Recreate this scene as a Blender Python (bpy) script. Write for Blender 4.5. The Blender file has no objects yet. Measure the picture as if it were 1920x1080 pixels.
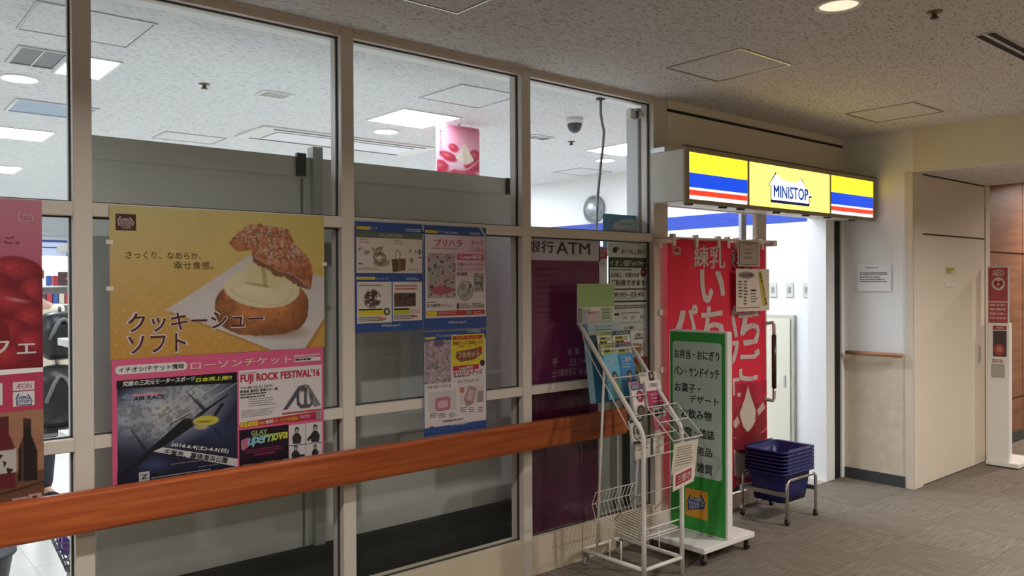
import bpy, bmesh, math, random
import numpy as np
from mathutils import Vector, Matrix
random.seed(7)
SC = bpy.context.scene
COL = SC.collection
PI = math.pi

# ------------------------------------------------------------------ camera, world, exposure
CH = 1.555
_yaw, _pit, _rol = [math.radians(a) for a in (49.615, -0.3, -0.2945)]
_F = Vector((math.cos(_pit)*math.cos(_yaw), math.cos(_pit)*math.sin(_yaw), math.sin(_pit)))
_R = Vector((math.sin(_yaw), -math.cos(_yaw), 0))
_U = _R.cross(_F)
_R2 = math.cos(_rol)*_R + math.sin(_rol)*_U
_U2 = -math.sin(_rol)*_R + math.cos(_rol)*_U
cd = bpy.data.cameras.new('camera'); cam = bpy.data.objects.new('camera', cd); COL.objects.link(cam)
cd.sensor_width = 36; cd.lens = 1516.5*36/1920; cd.clip_start = 0.05; cd.clip_end = 60
cam.matrix_world = Matrix(((_R2.x, _U2.x, -_F.x, 0), (_R2.y, _U2.y, -_F.y, 0), (_R2.z, _U2.z, -_F.z, CH), (0, 0, 0, 1)))
SC.camera = cam
w = bpy.data.worlds.new('world'); SC.world = w; w.use_nodes = True
w.node_tree.nodes['Background'].inputs[0].default_value = (0.8, 0.9, 1, 1)
w.node_tree.nodes['Background'].inputs[1].default_value = 0.02
SC.view_settings.view_transform = 'Standard'; SC.view_settings.look = 'None'
SC.view_settings.gamma = 1; SC.view_settings.use_curve_mapping = False
SC.view_settings.exposure = 0.0
SHOP_LIGHT = 44.0        # emission of the shop's ceiling panels
HALL_LIGHT = 30.0       # power of one corridor downlight
LOBBY_LIGHT = 60.0
CEIL = 2.69

def area(name, loc, size, power, color, rot=(0, 0, 0), shape='DISK', spread=180, sy=None):
    l = bpy.data.lights.new(name, 'AREA'); l.shape = shape; l.size = size; l.energy = power; l.color = color
    l.spread = math.radians(spread)
    if sy: l.size_y = sy
    o = bpy.data.objects.new(name, l); o.location = loc; o.rotation_euler = rot; COL.objects.link(o); return o

HALL_SPOTS = [(0.75, 1.62), (-1.7, 1.62), (4.2, -0.6), (1.6, -0.9), (-1.2, -0.9), (5.45, 0.35)]
for (x, y) in HALL_SPOTS:
    area('downlight_lamp', (x, y, CEIL-0.012), 0.13, HALL_LIGHT*(2.6 if x == 5.45 else 1), (1.0, 0.965, 0.93), spread=150)
area('lobby_lamp', (9.6, 2.2, CEIL-0.02), 0.15, LOBBY_LIGHT, (1.0, 0.86, 0.78), spread=160)
area('lobby_lamp', (8.9, 0.2, CEIL-0.02), 0.15, LOBBY_LIGHT, (1.0, 0.9, 0.82), spread=160)

# ------------------------------------------------------------------ materials
def lin(c):
    return tuple(((v/255)/12.92 if v/255 <= 0.04045 else ((v/255+0.055)/1.055)**2.4) for v in c)
_M = {}
def mat(name, rgb, rough=0.6, metal=0.0, emit=0, bump=0, bscale=200, var=0, vscale=8, spec=0.5, coat=0, emc=None):
    if name in _M: return _M[name]
    m = bpy.data.materials.new(name); m.use_nodes = True; nt = m.node_tree; b = nt.nodes['Principled BSDF']
    c = lin(rgb)
    b.inputs['Base Color'].default_value = (*c, 1); b.inputs['Roughness'].default_value = rough
    b.inputs['Metallic'].default_value = metal; b.inputs['Specular IOR Level'].default_value = spec
    b.inputs['Coat Weight'].default_value = coat
    if emit:
        b.inputs['Emission Color'].default_value = (*(lin(emc) if emc else c), 1); b.inputs['Emission Strength'].default_value = emit
    tc = None
    if var or bump: tc = nt.nodes.new('ShaderNodeTexCoord')
    if var:
        n = nt.nodes.new('ShaderNodeTexNoise'); n.inputs['Scale'].default_value = vscale; n.inputs['Detail'].default_value = 4
        nt.links.new(tc.outputs['Object'], n.inputs['Vector'])
        mx = nt.nodes.new('ShaderNodeMix'); mx.data_type = 'RGBA'
        mx.inputs[6].default_value = (*[v*(1-var) for v in c], 1); mx.inputs[7].default_value = (*[min(1, v*(1+var)) for v in c], 1)
        nt.links.new(n.outputs['Fac'], mx.inputs[0]); nt.links.new(mx.outputs[2], b.inputs['Base Color'])
    if bump:
        n2 = nt.nodes.new('ShaderNodeTexNoise'); n2.inputs['Scale'].default_value = bscale
        nt.links.new(tc.outputs['Object'], n2.inputs['Vector'])
        bp = nt.nodes.new('ShaderNodeBump'); bp.inputs['Strength'].default_value = bump; bp.inputs['Distance'].default_value = 0.002
        nt.links.new(n2.outputs['Fac'], bp.inputs['Height']); nt.links.new(bp.outputs[0], b.inputs['Normal'])
    _M[name] = m; return m
def soft(c, l=.86, d=.10):
    g = .3*c[0]+.59*c[1]+.11*c[2]; return tuple((v*(1-d)+g*d)*l for v in c)
def ink(rgb):
    rgb = soft(rgb)
    return mat('ink_%02x%02x%02x' % tuple(int(v) for v in rgb), rgb, rough=0.55, spec=0.3)
def glow(rgb, s):
    return mat('glow_%02x%02x%02x_%d' % (*[int(v) for v in rgb], int(s*10)), rgb, rough=0.3, emit=s)

def speckle_ceiling(name, base, fleck):
    m = bpy.data.materials.new(name); m.use_nodes = True; nt = m.node_tree; b = nt.nodes['Principled BSDF']
    b.inputs['Roughness'].default_value = 0.95; b.inputs['Specular IOR Level'].default_value = 0.1
    tc = nt.nodes.new('ShaderNodeTexCoord'); mp = nt.nodes.new('ShaderNodeMapping'); mp.inputs['Scale'].default_value = (38, 110, 1)
    nt.links.new(tc.outputs['Object'], mp.inputs['Vector'])
    n = nt.nodes.new('ShaderNodeTexNoise'); n.inputs['Scale'].default_value = 1.0; n.inputs['Detail'].default_value = 3; n.inputs['Roughness'].default_value = 0.6
    nt.links.new(mp.outputs[0], n.inputs['Vector'])
    r = nt.nodes.new('ShaderNodeValToRGB'); r.color_ramp.elements[0].position = 0.36; r.color_ramp.elements[1].position = 0.46
    r.color_ramp.elements[0].color = (*lin(fleck), 1); r.color_ramp.elements[1].color = (*lin(base), 1)
    nt.links.new(n.outputs['Fac'], r.inputs[0]); nt.links.new(r.outputs[0], b.inputs['Base Color'])
    bp = nt.nodes.new('ShaderNodeBump'); bp.inputs['Strength'].default_value = 0.4; bp.inputs['Distance'].default_value = 0.003
    nt.links.new(r.outputs[0], bp.inputs['Height']); nt.links.new(bp.outputs[0], b.inputs['Normal'])
    return m
def wood(name, c0, c1, scale=(2, 30, 30), rough=0.35, coat=0.3):
    m = bpy.data.materials.new(name); m.use_nodes = True; nt = m.node_tree; b = nt.nodes['Principled BSDF']
    b.inputs['Roughness'].default_value = rough; b.inputs['Coat Weight'].default_value = coat; b.inputs['Coat Roughness'].default_value = 0.25
    tc = nt.nodes.new('ShaderNodeTexCoord'); mp = nt.nodes.new('ShaderNodeMapping'); mp.inputs['Scale'].default_value = scale
    nt.links.new(tc.outputs['Object'], mp.inputs['Vector'])
    n = nt.nodes.new('ShaderNodeTexNoise'); n.inputs['Scale'].default_value = 1.5; n.inputs['Detail'].default_value = 6; n.inputs['Distortion'].default_value = 0.6
    nt.links.new(mp.outputs[0], n.inputs['Vector'])
    r = nt.nodes.new('ShaderNodeValToRGB'); r.color_ramp.elements[0].position = 0.3; r.color_ramp.elements[1].position = 0.7
    r.color_ramp.elements[0].color = (*lin(c0), 1); r.color_ramp.elements[1].color = (*lin(c1), 1)
    nt.links.new(n.outputs['Fac'], r.inputs[0]); nt.links.new(r.outputs[0], b.inputs['Base Color'])
    return m
def carpet(name, c0, c1, ang):
    m = bpy.data.materials.new(name); m.use_nodes = True; nt = m.node_tree; b = nt.nodes['Principled BSDF']
    b.inputs['Roughness'].default_value = 0.95; b.inputs['Specular IOR Level'].default_value = 0.1
    tc = nt.nodes.new('ShaderNodeTexCoord'); mp = nt.nodes.new('ShaderNodeMapping')
    mp.inputs['Scale'].default_value = (6, 60, 1) if ang == 0 else (60, 6, 1)
    nt.links.new(tc.outputs['Object'], mp.inputs['Vector'])
    n = nt.nodes.new('ShaderNodeTexNoise'); n.inputs['Scale'].default_value = 1; n.inputs['Detail'].default_value = 4
    nt.links.new(mp.outputs[0], n.inputs['Vector'])
    n2 = nt.nodes.new('ShaderNodeTexNoise'); n2.inputs['Scale'].default_value = 260
    nt.links.new(tc.outputs['Object'], n2.inputs['Vector'])
    a = nt.nodes.new('ShaderNodeMath'); a.operation = 'MULTIPLY_ADD'; a.inputs[1].default_value = 0.5
    nt.links.new(n.outputs['Fac'], a.inputs[0])
    a2 = nt.nodes.new('ShaderNodeMath'); a2.operation = 'MULTIPLY'; a2.inputs[1].default_value = 0.5
    nt.links.new(n2.outputs['Fac'], a2.inputs[0]); nt.links.new(a2.outputs[0], a.inputs[2])
    r = nt.nodes.new('ShaderNodeValToRGB'); r.color_ramp.elements[0].position = 0.38; r.color_ramp.elements[1].position = 0.62
    r.color_ramp.elements[0].color = (*lin(c0), 1); r.color_ramp.elements[1].color = (*lin(c1), 1)
    nt.links.new(a.outputs[0], r.inputs[0]); nt.links.new(r.outputs[0], b.inputs['Base Color'])
    bp = nt.nodes.new('ShaderNodeBump'); bp.inputs['Strength'].default_value = 0.5; bp.inputs['Distance'].default_value = 0.003
    nt.links.new(n2.outputs['Fac'], bp.inputs['Height']); nt.links.new(bp.outputs[0], b.inputs['Normal'])
    return m
def glass(name, tint=(0.96, 0.965, 0.965), refl=0.06, rough=0.02):
    m = bpy.data.materials.new(name); m.use_nodes = True; nt = m.node_tree; nt.nodes.clear()
    o = nt.nodes.new('ShaderNodeOutputMaterial'); t = nt.nodes.new('ShaderNodeBsdfTransparent'); t.inputs[0].default_value = (*tint, 1)
    g = nt.nodes.new('ShaderNodeBsdfGlossy'); g.inputs['Roughness'].default_value = rough
    fr = nt.nodes.new('ShaderNodeFresnel'); fr.inputs['IOR'].default_value = 1.25
    ad = nt.nodes.new('ShaderNodeMath'); ad.operation = 'ADD'; ad.inputs[1].default_value = refl*0.3
    nt.links.new(fr.outputs[0], ad.inputs[0])
    ge = nt.nodes.new('ShaderNodeNewGeometry'); iv = nt.nodes.new('ShaderNodeMath'); iv.operation = 'SUBTRACT'; iv.inputs[0].default_value = 1
    nt.links.new(ge.outputs['Backfacing'], iv.inputs[1]); ml = nt.nodes.new('ShaderNodeMath'); ml.operation = 'MULTIPLY'
    nt.links.new(iv.outputs[0], ml.inputs[0]); nt.links.new(ad.outputs[0], ml.inputs[1]); ad = ml     # one reflection per pane, at its outer face
    mx = nt.nodes.new('ShaderNodeMixShader'); nt.links.new(ad.outputs[0], mx.inputs[0])
    nt.links.new(t.outputs[0], mx.inputs[1]); nt.links.new(g.outputs[0], mx.inputs[2]); nt.links.new(mx.outputs[0], o.inputs[0])
    return m
def attr_mat(name, rough=0.5):
    if name in _M: return _M[name]
    m = bpy.data.materials.new(name); m.use_nodes = True; nt = m.node_tree; b = nt.nodes['Principled BSDF']
    b.inputs['Roughness'].default_value = rough; b.inputs['Specular IOR Level'].default_value = 0.35
    a = nt.nodes.new('ShaderNodeAttribute'); a.attribute_name = 'print_colour'
    nt.links.new(a.outputs['Color'], b.inputs['Base Color'])
    _M[name] = m; return m

FRAME = mat('frame_enamel', (206, 196, 184), rough=0.45, bump=0.05)
KICK = mat('kick_panel_enamel', (198, 184, 160), rough=0.55, var=0.05, vscale=6)
WALLB = mat('cream_wall_paint', (224, 215, 192), rough=0.75, bump=0.15, bscale=120)
WALLG = mat('pale_panel_paint', (214, 202, 184), rough=0.7, bump=0.15, bscale=120)
WHITE = mat('white_wall_paint', (236, 236, 234), rough=0.7, bump=0.15, bscale=140)
VINYL = mat('beige_vinyl_wall', (214, 202, 180), rough=.7, var=.18, vscale=14, bump=.2, bscale=60)
DARKB = mat('dark_skirting', (62, 64, 66), rough=0.6)
BLACK = mat('black_rubber', (22, 22, 24), rough=0.6)
CHROME = mat('chrome', (215, 215, 215), rough=0.12, metal=1)
ALU = mat('brushed_aluminium', (190, 190, 190), rough=0.3, metal=1)
WHP = mat('white_plastic', (232, 230, 224), rough=0.4)
WHM = mat('white_enamelled_wire', (228, 222, 212), rough=0.35)
CEILM = speckle_ceiling('rock_wool_ceiling', (216, 212, 210), (158, 152, 148))
CEILS = speckle_ceiling('rock_wool_ceiling_shop', (226, 228, 228), (182, 184, 184))
RAILW = wood('handrail_wood', (156, 66, 26), (196, 102, 48), (1.2, 24, 30), rough=0.32, coat=0.35)
WALLW = wood('wall_wood', (116, 76, 52), (142, 98, 70), (1.5, 1.5, 14), rough=0.5, coat=0.05)
GLASS = glass('window_glass')
PAPER = mat('poster_paper', (232, 226, 220), rough=0.55, spec=0.3)
BACKP = mat('shelf_back_grey', (198, 203, 196), rough=0.6)
BACKD = mat('shelf_plinth_dark', (38, 40, 38), rough=0.7)

# ------------------------------------------------------------------ mesh builder
class MB:
    def __init__(s): s.v = []; s.f = []; s.mi = []; s.cur = 0; s.sm = []
    def _add(s, vs, fs, smooth=False):
        o = len(s.v); s.v += [tuple(v) for v in vs]
        for f in fs: s.f.append([o+i for i in f]); s.mi.append(s.cur); s.sm.append(smooth)
        return s
    def box(s, x0, x1, y0, y1, z0, z1):
        x0, x1 = sorted((x0, x1)); y0, y1 = sorted((y0, y1)); z0, z1 = sorted((z0, z1))
        return s._add([(x0, y0, z0), (x1, y0, z0), (x1, y1, z0), (x0, y1, z0), (x0, y0, z1), (x1, y0, z1), (x1, y1, z1), (x0, y1, z1)],
                      [(0, 3, 2, 1), (4, 5, 6, 7), (0, 1, 5, 4), (1, 2, 6, 5), (2, 3, 7, 6), (3, 0, 4, 7)])
    def prism(s, pts, axis, a0, a1):
        n = len(pts)
        def mk(p, a): return {'x': (a, p[0], p[1]), 'y': (p[0], a, p[1]), 'z': (p[0], p[1], a)}[axis]
        vs = [mk(p, a0) for p in pts]+[mk(p, a1) for p in pts]
        return s._add(vs, [list(range(n))[::-1], list(range(n, 2*n))]+[(i, (i+1) % n, n+(i+1) % n, n+i) for i in range(n)])
    def tube(s, path, r, n=8, closed=False):
        P = [Vector(p) for p in path]; m = len(P); rings = []
        prev = None
        for i, p in enumerate(P):
            if closed: t = (P[(i+1) % m]-P[i-1])
            else: t = (P[min(i+1, m-1)]-P[max(i-1, 0)])
            t.normalize()
            if prev is None:
                a = Vector((0, 0, 1)) if abs(t.z) < 0.9 else Vector((1, 0, 0)); u = t.cross(a).normalized()
            else: u = (prev-t*prev.dot(t)).normalized()
            prev = u; v = t.cross(u)
            rr = r[i] if isinstance(r, (list, tuple)) else r
            rings.append([p+rr*(math.cos(2*PI*k/n)*u+math.sin(2*PI*k/n)*v) for k in range(n)])
        vs = [q for rg in rings for q in rg]; fs = []
        for i in range(m if closed else m-1):
            j = (i+1) % m
            for k in range(n): fs.append((i*n+k, i*n+(k+1) % n, j*n+(k+1) % n, j*n+k))
        o = len(s.v); s._add(vs, fs, True)
        if not closed:
            s.f.append([o+k for k in range(n)][::-1]); s.f.append([o+(m-1)*n+k for k in range(n)]); s.mi += [s.cur]*2; s.sm += [False]*2
        return s
    def lathe(s, prof, cx=0, cy=0, n=24, axis='z', smooth=True, base=(0, 0, 0)):
        vs = []; fs = []; m = len(prof)
        for (r, h) in prof:
            for k in range(n):
                a = 2*PI*k/n; c, d = r*math.cos(a), r*math.sin(a)
                if axis == 'z': vs.append((cx+c, cy+d, h))
                elif axis == 'x': vs.append((base[0]+h, base[1]+c, base[2]+d))
                else: vs.append((base[0]+c, base[1]+h, base[2]+d))
        for i in range(m-1):
            for k in range(n): fs.append((i*n+k, i*n+(k+1) % n, (i+1)*n+(k+1) % n, (i+1)*n+k))
        s._add(vs, fs, smooth)
        o = len(s.v)-m*n
        if prof[0][0] > 1e-5: s.f.append([o+k for k in range(n)][::-1]); s.mi.append(s.cur); s.sm.append(False)
        if prof[-1][0] > 1e-5: s.f.append([o+(m-1)*n+k for k in range(n)]); s.mi.append(s.cur); s.sm.append(False)
        return s
    def build(s, name, mats, parent=None, bevel=0, kind=None):
        me = bpy.data.meshes.new(name); me.from_pydata(s.v, [], s.f)
        if not isinstance(mats, (list, tuple)): mats = [mats]
        for m in mats: me.materials.append(m)
        me.polygons.foreach_set('material_index', s.mi); me.polygons.foreach_set('use_smooth', s.sm)
        me.update()
        if bevel:
            bm = bmesh.new(); bm.from_mesh(me)
            bmesh.ops.recalc_face_normals(bm, faces=bm.faces)
            bmesh.ops.bevel(bm, geom=list(bm.edges), offset=bevel, segments=2, affect='EDGES', clamp_overlap=True)
            bm.to_mesh(me); bm.free()
        else:
            bm = bmesh.new(); bm.from_mesh(me); bmesh.ops.recalc_face_normals(bm, faces=bm.faces); bm.to_mesh(me); bm.free()
        o = bpy.data.objects.new(name, me); COL.objects.link(o)
        if parent: o.parent = parent
        if kind: o['kind'] = kind
        return o
def box(x0, x1, y0, y1, z0, z1): return MB().box(x0, x1, y0, y1, z0, z1)
def thing(name, label, cat, loc=(0, 0, 0), rz=0, group=None):
    o = bpy.data.objects.new(name, None); o.empty_display_size = 0.1; COL.objects.link(o); o.location = loc; o.rotation_euler = (0, 0, rz)
    o['label'] = label; o['category'] = cat
    if group: o['group'] = group
    return o
def struct(name, loc=(0, 0, 0)):
    o = bpy.data.objects.new(name, None); o.empty_display_size = 0.1; COL.objects.link(o); o.location = loc; o['kind'] = 'structure'; return o
def tag(o, label, cat, group=None):
    o['label'] = label; o['category'] = cat
    if group: o['group'] = group
    return o
def dup(root, loc, label=None, rz=None, group=None):
    r = root.copy(); COL.objects.link(r); r.location = loc
    if rz is not None: r.rotation_euler = (0, 0, rz)
    if label: r['label'] = label
    if group: r['group'] = group
    for ch in list(root.children):
        c = ch.copy(); COL.objects.link(c); c.parent = r
        for g in list(ch.children):
            d = g.copy(); COL.objects.link(d); d.parent = c
    return r
def arc(c, r, a0, a1, n, f):
    return [f(c[0]+r*math.cos(a0+(a1-a0)*i/n), c[1]+r*math.sin(a0+(a1-a0)*i/n)) for i in range(n+1)]

# ------------------------------------------------------------------ flat print: lettering, shapes and pictures
_T = {}
def glyphs(s, bold=0.0):
    k = (s, bold)
    if k in _T: return _T[k]
    c = bpy.data.curves.new('tmp', 'FONT'); c.body = s; c.resolution_u = 2; c.offset = bold; c.size = 1
    o = bpy.data.objects.new('tmp', c); COL.objects.link(o)
    dg = bpy.context.evaluated_depsgraph_get(); me = bpy.data.meshes.new_from_object(o.evaluated_get(dg))
    n = len(me.vertices); a = np.empty(n*3, 'f'); me.vertices.foreach_get('co', a); a = a.reshape(-1, 3)[:, :2].copy()
    fs = [list(p.vertices) for p in me.polygons]
    if n: a -= a.min(0)
    bpy.data.objects.remove(o); bpy.data.curves.remove(c); bpy.data.meshes.remove(me)
    _T[k] = (a, fs); return _T[k]
def inside(X, Y, pts):
    r = np.zeros(X.shape, bool); n = len(pts); j = n-1
    for i in range(n):
        xi, yi = pts[i]; xj, yj = pts[j]
        if yi != yj:
            c = ((yi > Y) != (yj > Y)) & (X < (xj-xi)*(Y-yi)/(yj-yi)+xi); r ^= c
        j = i
    return r
def vn(X, Y, s, seed=0, octv=3):
    out = np.zeros(X.shape); amp = 1; tot = 0
    for o in range(octv):
        rs = np.random.RandomState(seed+o*17); g = rs.rand(64, 64)
        x = X/s*(2**o); y = Y/s*(2**o); x0 = np.floor(x).astype(int); y0 = np.floor(y).astype(int); fx = x-x0; fy = y-y0
        fx = fx*fx*(3-2*fx); fy = fy*fy*(3-2*fy)
        a = g[x0 % 64, y0 % 64]; b = g[(x0+1) % 64, y0 % 64]; c = g[x0 % 64, (y0+1) % 64]; d = g[(x0+1) % 64, (y0+1) % 64]
        out += amp*((a*(1-fx)+b*fx)*(1-fy)+(c*(1-fx)+d*fx)*fy); tot += amp; amp *= .5
    return out/tot
def blend(C, c, m):
    m = np.clip(m, 0, 1)[..., None]; return C*(1-m)+np.array(c, float)*m
def ell(X, Y, cx, cy, rx, ry, rot=0, soft=0.06):
    a = math.radians(rot); dx = X-cx; dy = Y-cy
    u = (dx*math.cos(a)+dy*math.sin(a))/rx; v = (-dx*math.sin(a)+dy*math.cos(a))/ry
    return np.clip((1-np.sqrt(u*u+v*v))/soft, 0, 1)

class Print:
    """flat print drawn in the units of a drafting quad, laid on a sheet of w x h metres (u right, v up, -y outward)"""
    def __init__(s, w, h, xl, xr, ytl, ytr, ybl, ybr, warp=None):
        s.w, s.h, s.xl, s.xr, s.ytl, s.ytr, s.ybl, s.ybr = w, h, xl, xr, ytl, ytr, ybl, ybr
        s.v = []; s.f = []; s.mi = []; s.mats = []; s.pics = []; s.warp = warp
    def u(s, X): return (X-s.xl)/(s.xr-s.xl)*s.w
    def q(s, X, Y):
        t = (X-s.xl)/(s.xr-s.xl); yt = s.ytl+(s.ytr-s.ytl)*t; yb = s.ybl+(s.ybr-s.ybl)*t
        return t*s.w, (yb-Y)/(yb-yt)*s.h
    def inv(s, U, V):
        t = U/s.w; yt = s.ytl+(s.ytr-s.ytl)*t; yb = s.ybl+(s.ybr-s.ybl)*t
        return s.xl+t*(s.xr-s.xl), yb-V/s.h*(yb-yt)
    def off(s, u, v, k):
        return -(0.0009+0.0005*k)+(s.warp(u, v) if s.warp else 0)
    def m(s, col):
        mt = col if isinstance(col, bpy.types.Material) else ink(col)
        if mt not in s.mats: s.mats.append(mt)
        return s.mats.index(mt)
    def raw(s, uv, faces, col, k):
        o = len(s.v); s.v += [(u, s.off(u, v, k), v) for (u, v) in uv]; i = s.m(col)
        for f in faces: s.f.append([o+j for j in f]); s.mi.append(i)
    def poly(s, pts, col, k=1):
        s.raw([s.q(*p) for p in pts], [list(range(len(pts)))], col, k)
    def rect(s, x0, y0, x1, y1, col, k=1, slant=True):
        a = s.q(x0, y0); b = s.q(x0, y1); c = s.q(x1, y1); ux = s.u(x1)
        s.raw([(a[0], b[1]), (ux, b[1]), (ux, a[1]), (a[0], a[1])], [[0, 1, 2, 3]], col, k)
    def ellipse(s, cx, cy, rx, ry, col, k=1, n=28):
        s.poly([(cx+rx*math.cos(2*PI*i/n), cy+ry*math.sin(2*PI*i/n)) for i in range(n)], col, k)
    def rrect(s, x0, y0, x1, y1, r, col, k=1):
        pts = []
        for (cx, cy, a) in ((x1-r, y0+r, -PI/2), (x1-r, y1-r, 0), (x0+r, y1-r, PI/2), (x0+r, y0+r, PI)):
            for i in range(6): pts.append((cx+r*math.cos(a+PI/2*i/5), cy+r*math.sin(a+PI/2*i/5)))
        u0, v0 = s.q(x0, y0); _, v1 = s.q(x0, y1); u1 = s.u(x1)
        s.raw([(u0+(p[0]-x0)/(x1-x0)*(u1-u0), v0+(p[1]-y0)/(y1-y0)*(v1-v0)) for p in pts], [list(range(len(pts)))], col, k)
    def text(s, t, x0, y0, x1, y1, col, bold=0.0, k=4, rot=0, shear=0):
        a, fs = glyphs(t, 0)
        if not len(a): return
        u0, vt = s.q(x0, y0); _, vb = s.q(x0, y1); u1 = s.u(x1)
        W, H = a.max(0); b = a.copy()
        b[:, 0] = b[:, 0]/W*(u1-u0)+b[:, 1]/H*shear*(vt-vb); b[:, 1] = b[:, 1]/H*(vt-vb)
        if rot:
            c, d = math.cos(math.radians(rot)), math.sin(math.radians(rot)); cx, cy = (u1-u0)/2, (vt-vb)/2
            b = np.stack([(b[:, 0]-cx)*c-(b[:, 1]-cy)*d+cx, (b[:, 0]-cx)*d+(b[:, 1]-cy)*c+cy], 1)
        d = max(bold, 0)*(vt-vb)*.85
        for i, (dx, dy) in enumerate(((0, 0), (d, d*.6), (-d, -d*.6), (-d, d*.6), (d, -d*.6)) if bold > .008 else ((0, 0),)):
            s.raw([(u0+p[0]+dx, vb+p[1]+dy) for p in b], fs, col, k+i*.06)
    def textc(s, t, cx, cy, wp, hp, col, bold=0.0, k=4, rot=0, shear=0):
        a, fs = glyphs(t, 0); u, v = s.q(cx, cy); W, H = a.max(0); wm = s.u(cx+wp/2)-s.u(cx-wp/2); hm = s.q(cx, cy-hp/2)[1]-s.q(cx, cy+hp/2)[1]
        b = a.copy(); b[:, 0] = (b[:, 0]/W-.5)*wm+(b[:, 1]/H-.5)*shear*hm; b[:, 1] = (b[:, 1]/H-.5)*hm
        c, d = math.cos(math.radians(rot)), math.sin(math.radians(rot)); b = np.stack([b[:, 0]*c-b[:, 1]*d, b[:, 0]*d+b[:, 1]*c], 1); e = bold*hm*.85
        for i, (dx, dy) in enumerate(((0, 0), (e, e*.6), (-e, -e*.6), (-e, e*.6), (e, -e*.6)) if bold > .008 else ((0, 0),)):
            s.raw([(u+p[0]+dx, v+p[1]+dy) for p in b], fs, col, k+i*.06)
    def lines(s, x0, y0, x1, y1, n, col, k=4, fill=0.5, seed=1, full=0.7):
        rs = random.Random(seed); u0, vt = s.q(x0, y0); _, vb = s.q(x0, y1); u1 = s.u(x1); st = (vt-vb)/n
        for i in range(n):
            u = u0; end = u0+(u1-u0)*rs.uniform(full, 1); hh = st*fill
            while u < end:
                l = min(rs.uniform(.4, 2.2)*hh*1.4, end-u)
                if l > 0: s.raw([(u, vt-i*st-hh), (u+l, vt-i*st-hh), (u+l, vt-i*st), (u, vt-i*st)], [[0, 1, 2, 3]], col, k)
                u += l+hh*rs.uniform(.25, .6)
    def pic(s, x0, y0, x1, y1, fn, res=0.003, k=0.5):
        u0, vt = s.q(x0, y0); _, vb = s.q(x0, y1); u1 = s.u(x1)
        nu = max(2, int((u1-u0)/res)); nv = max(2, int((vt-vb)/res))
        s.pics.append((u0, u1, vb, vt, nu, nv, fn, k))
    def build(s, parent, rough=0.5):
        for (u0, u1, vb, vt, nu, nv, fn, k) in s.pics:
            U, V = np.meshgrid(np.linspace(u0, u1, nu+1), np.linspace(vb, vt, nv+1))
            X, Y = s.inv(U, V); C = np.clip(fn(X, Y), 0, 1); C = (C*.9+.1*(C@np.array([.3, .59, .11]))[..., None])*.86
            Yo = np.full(U.shape, s.off(0, 0, k)) if not s.warp else -(0.0009+0.0005*k)+s.warp(U, V)
            vs = np.stack([U, Yo, V], -1).reshape(-1, 3)
            me = bpy.data.meshes.new('picture'); i = np.arange((nu+1)*nv).reshape(nv, nu+1)[:, :-1].reshape(-1)
            fc = np.stack([i, i+1, i+nu+2, i+nu+1], 1)
            me.vertices.add(len(vs)); me.vertices.foreach_set('co', vs.reshape(-1).astype('f'))
            me.loops.add(fc.size); me.loops.foreach_set('vertex_index', fc.reshape(-1).astype('i'))
            me.polygons.add(len(fc)); me.polygons.foreach_set('loop_start', (np.arange(len(fc))*4).astype('i'))
            me.update(calc_edges=True)
            C = C.reshape(-1, 3); L = np.where(C <= 0.04045, C/12.92, ((C+0.055)/1.055)**2.4)
            at = me.color_attributes.new('print_colour', 'FLOAT_COLOR', 'POINT')
            at.data.foreach_set('color', np.concatenate([L, np.ones((len(L), 1))], 1).reshape(-1).astype('f'))
            me.materials.append(attr_mat('printed_picture', rough)); me.validate()
            o = bpy.data.objects.new('picture', me); COL.objects.link(o); o.parent = parent
        if s.f:
            me = bpy.data.meshes.new('lettering'); me.from_pydata(s.v, [], s.f)
            for m_ in s.mats: me.materials.append(m_)
            me.polygons.foreach_set('material_index', s.mi); me.update()
            o = bpy.data.objects.new('lettering', me); COL.objects.link(o); o.parent = parent
def sheet(parent, w, h, mt=None, t=0.0008, z0=0.0, name='sheet'):
    return box(0, w, -0.0006, t, z0, h).build(name, mt or PAPER, parent)
HOUSE = [(.06, 0), (.06, .52), (0, .5), (.17, 1), (.30, .78), (.62, .74), (.74, .92), (.82, .72), (1, .30), (.93, .30), (.93, 0)]
def house_logo(pr, x0, y0, x1, y1, line, fillc, k=3, word=True, two=True, tcol=None):
    W, H = x1-x0, y1-y0
    big = [(x0+(p[0]-.5)*1.0*W+.5*W, y1-p[1]*H) for p in HOUSE]
    pr.poly(big, line, k)
    cx, cy = x0+.5*W, y1-.42*H
    pr.poly([(cx+(a-cx)*.86, cy+(b-cy)*.84) for a, b in big], fillc, k+1)
    tcol = tcol or line
    if word and two:
        pr.text('MINI', x0+.2*W, y1-.70*H, x0+.80*W, y1-.47*H, tcol, 0.03, k+2)
        pr.text('STOP', x0+.18*W, y1-.41*H, x0+.82*W, y1-.16*H, tcol, 0.03, k+2)
    elif word:
        pr.text('MINISTOP', x0+.13*W, y1-.58*H, x0+.87*W, y1-.2*H, tcol, 0.02, k+2)
def poster(name, label, cat, loc, w, h, quad, rz=0, group=None, mt=None, warp=None, z0=0, no_sheet=False, t=0.0008):
    o = thing(name, label, cat, loc, rz, group)
    if not no_sheet: sheet(o, w, h, mt, t, z0)
    return o, Print(w, h, *quad, warp=warp)

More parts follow.
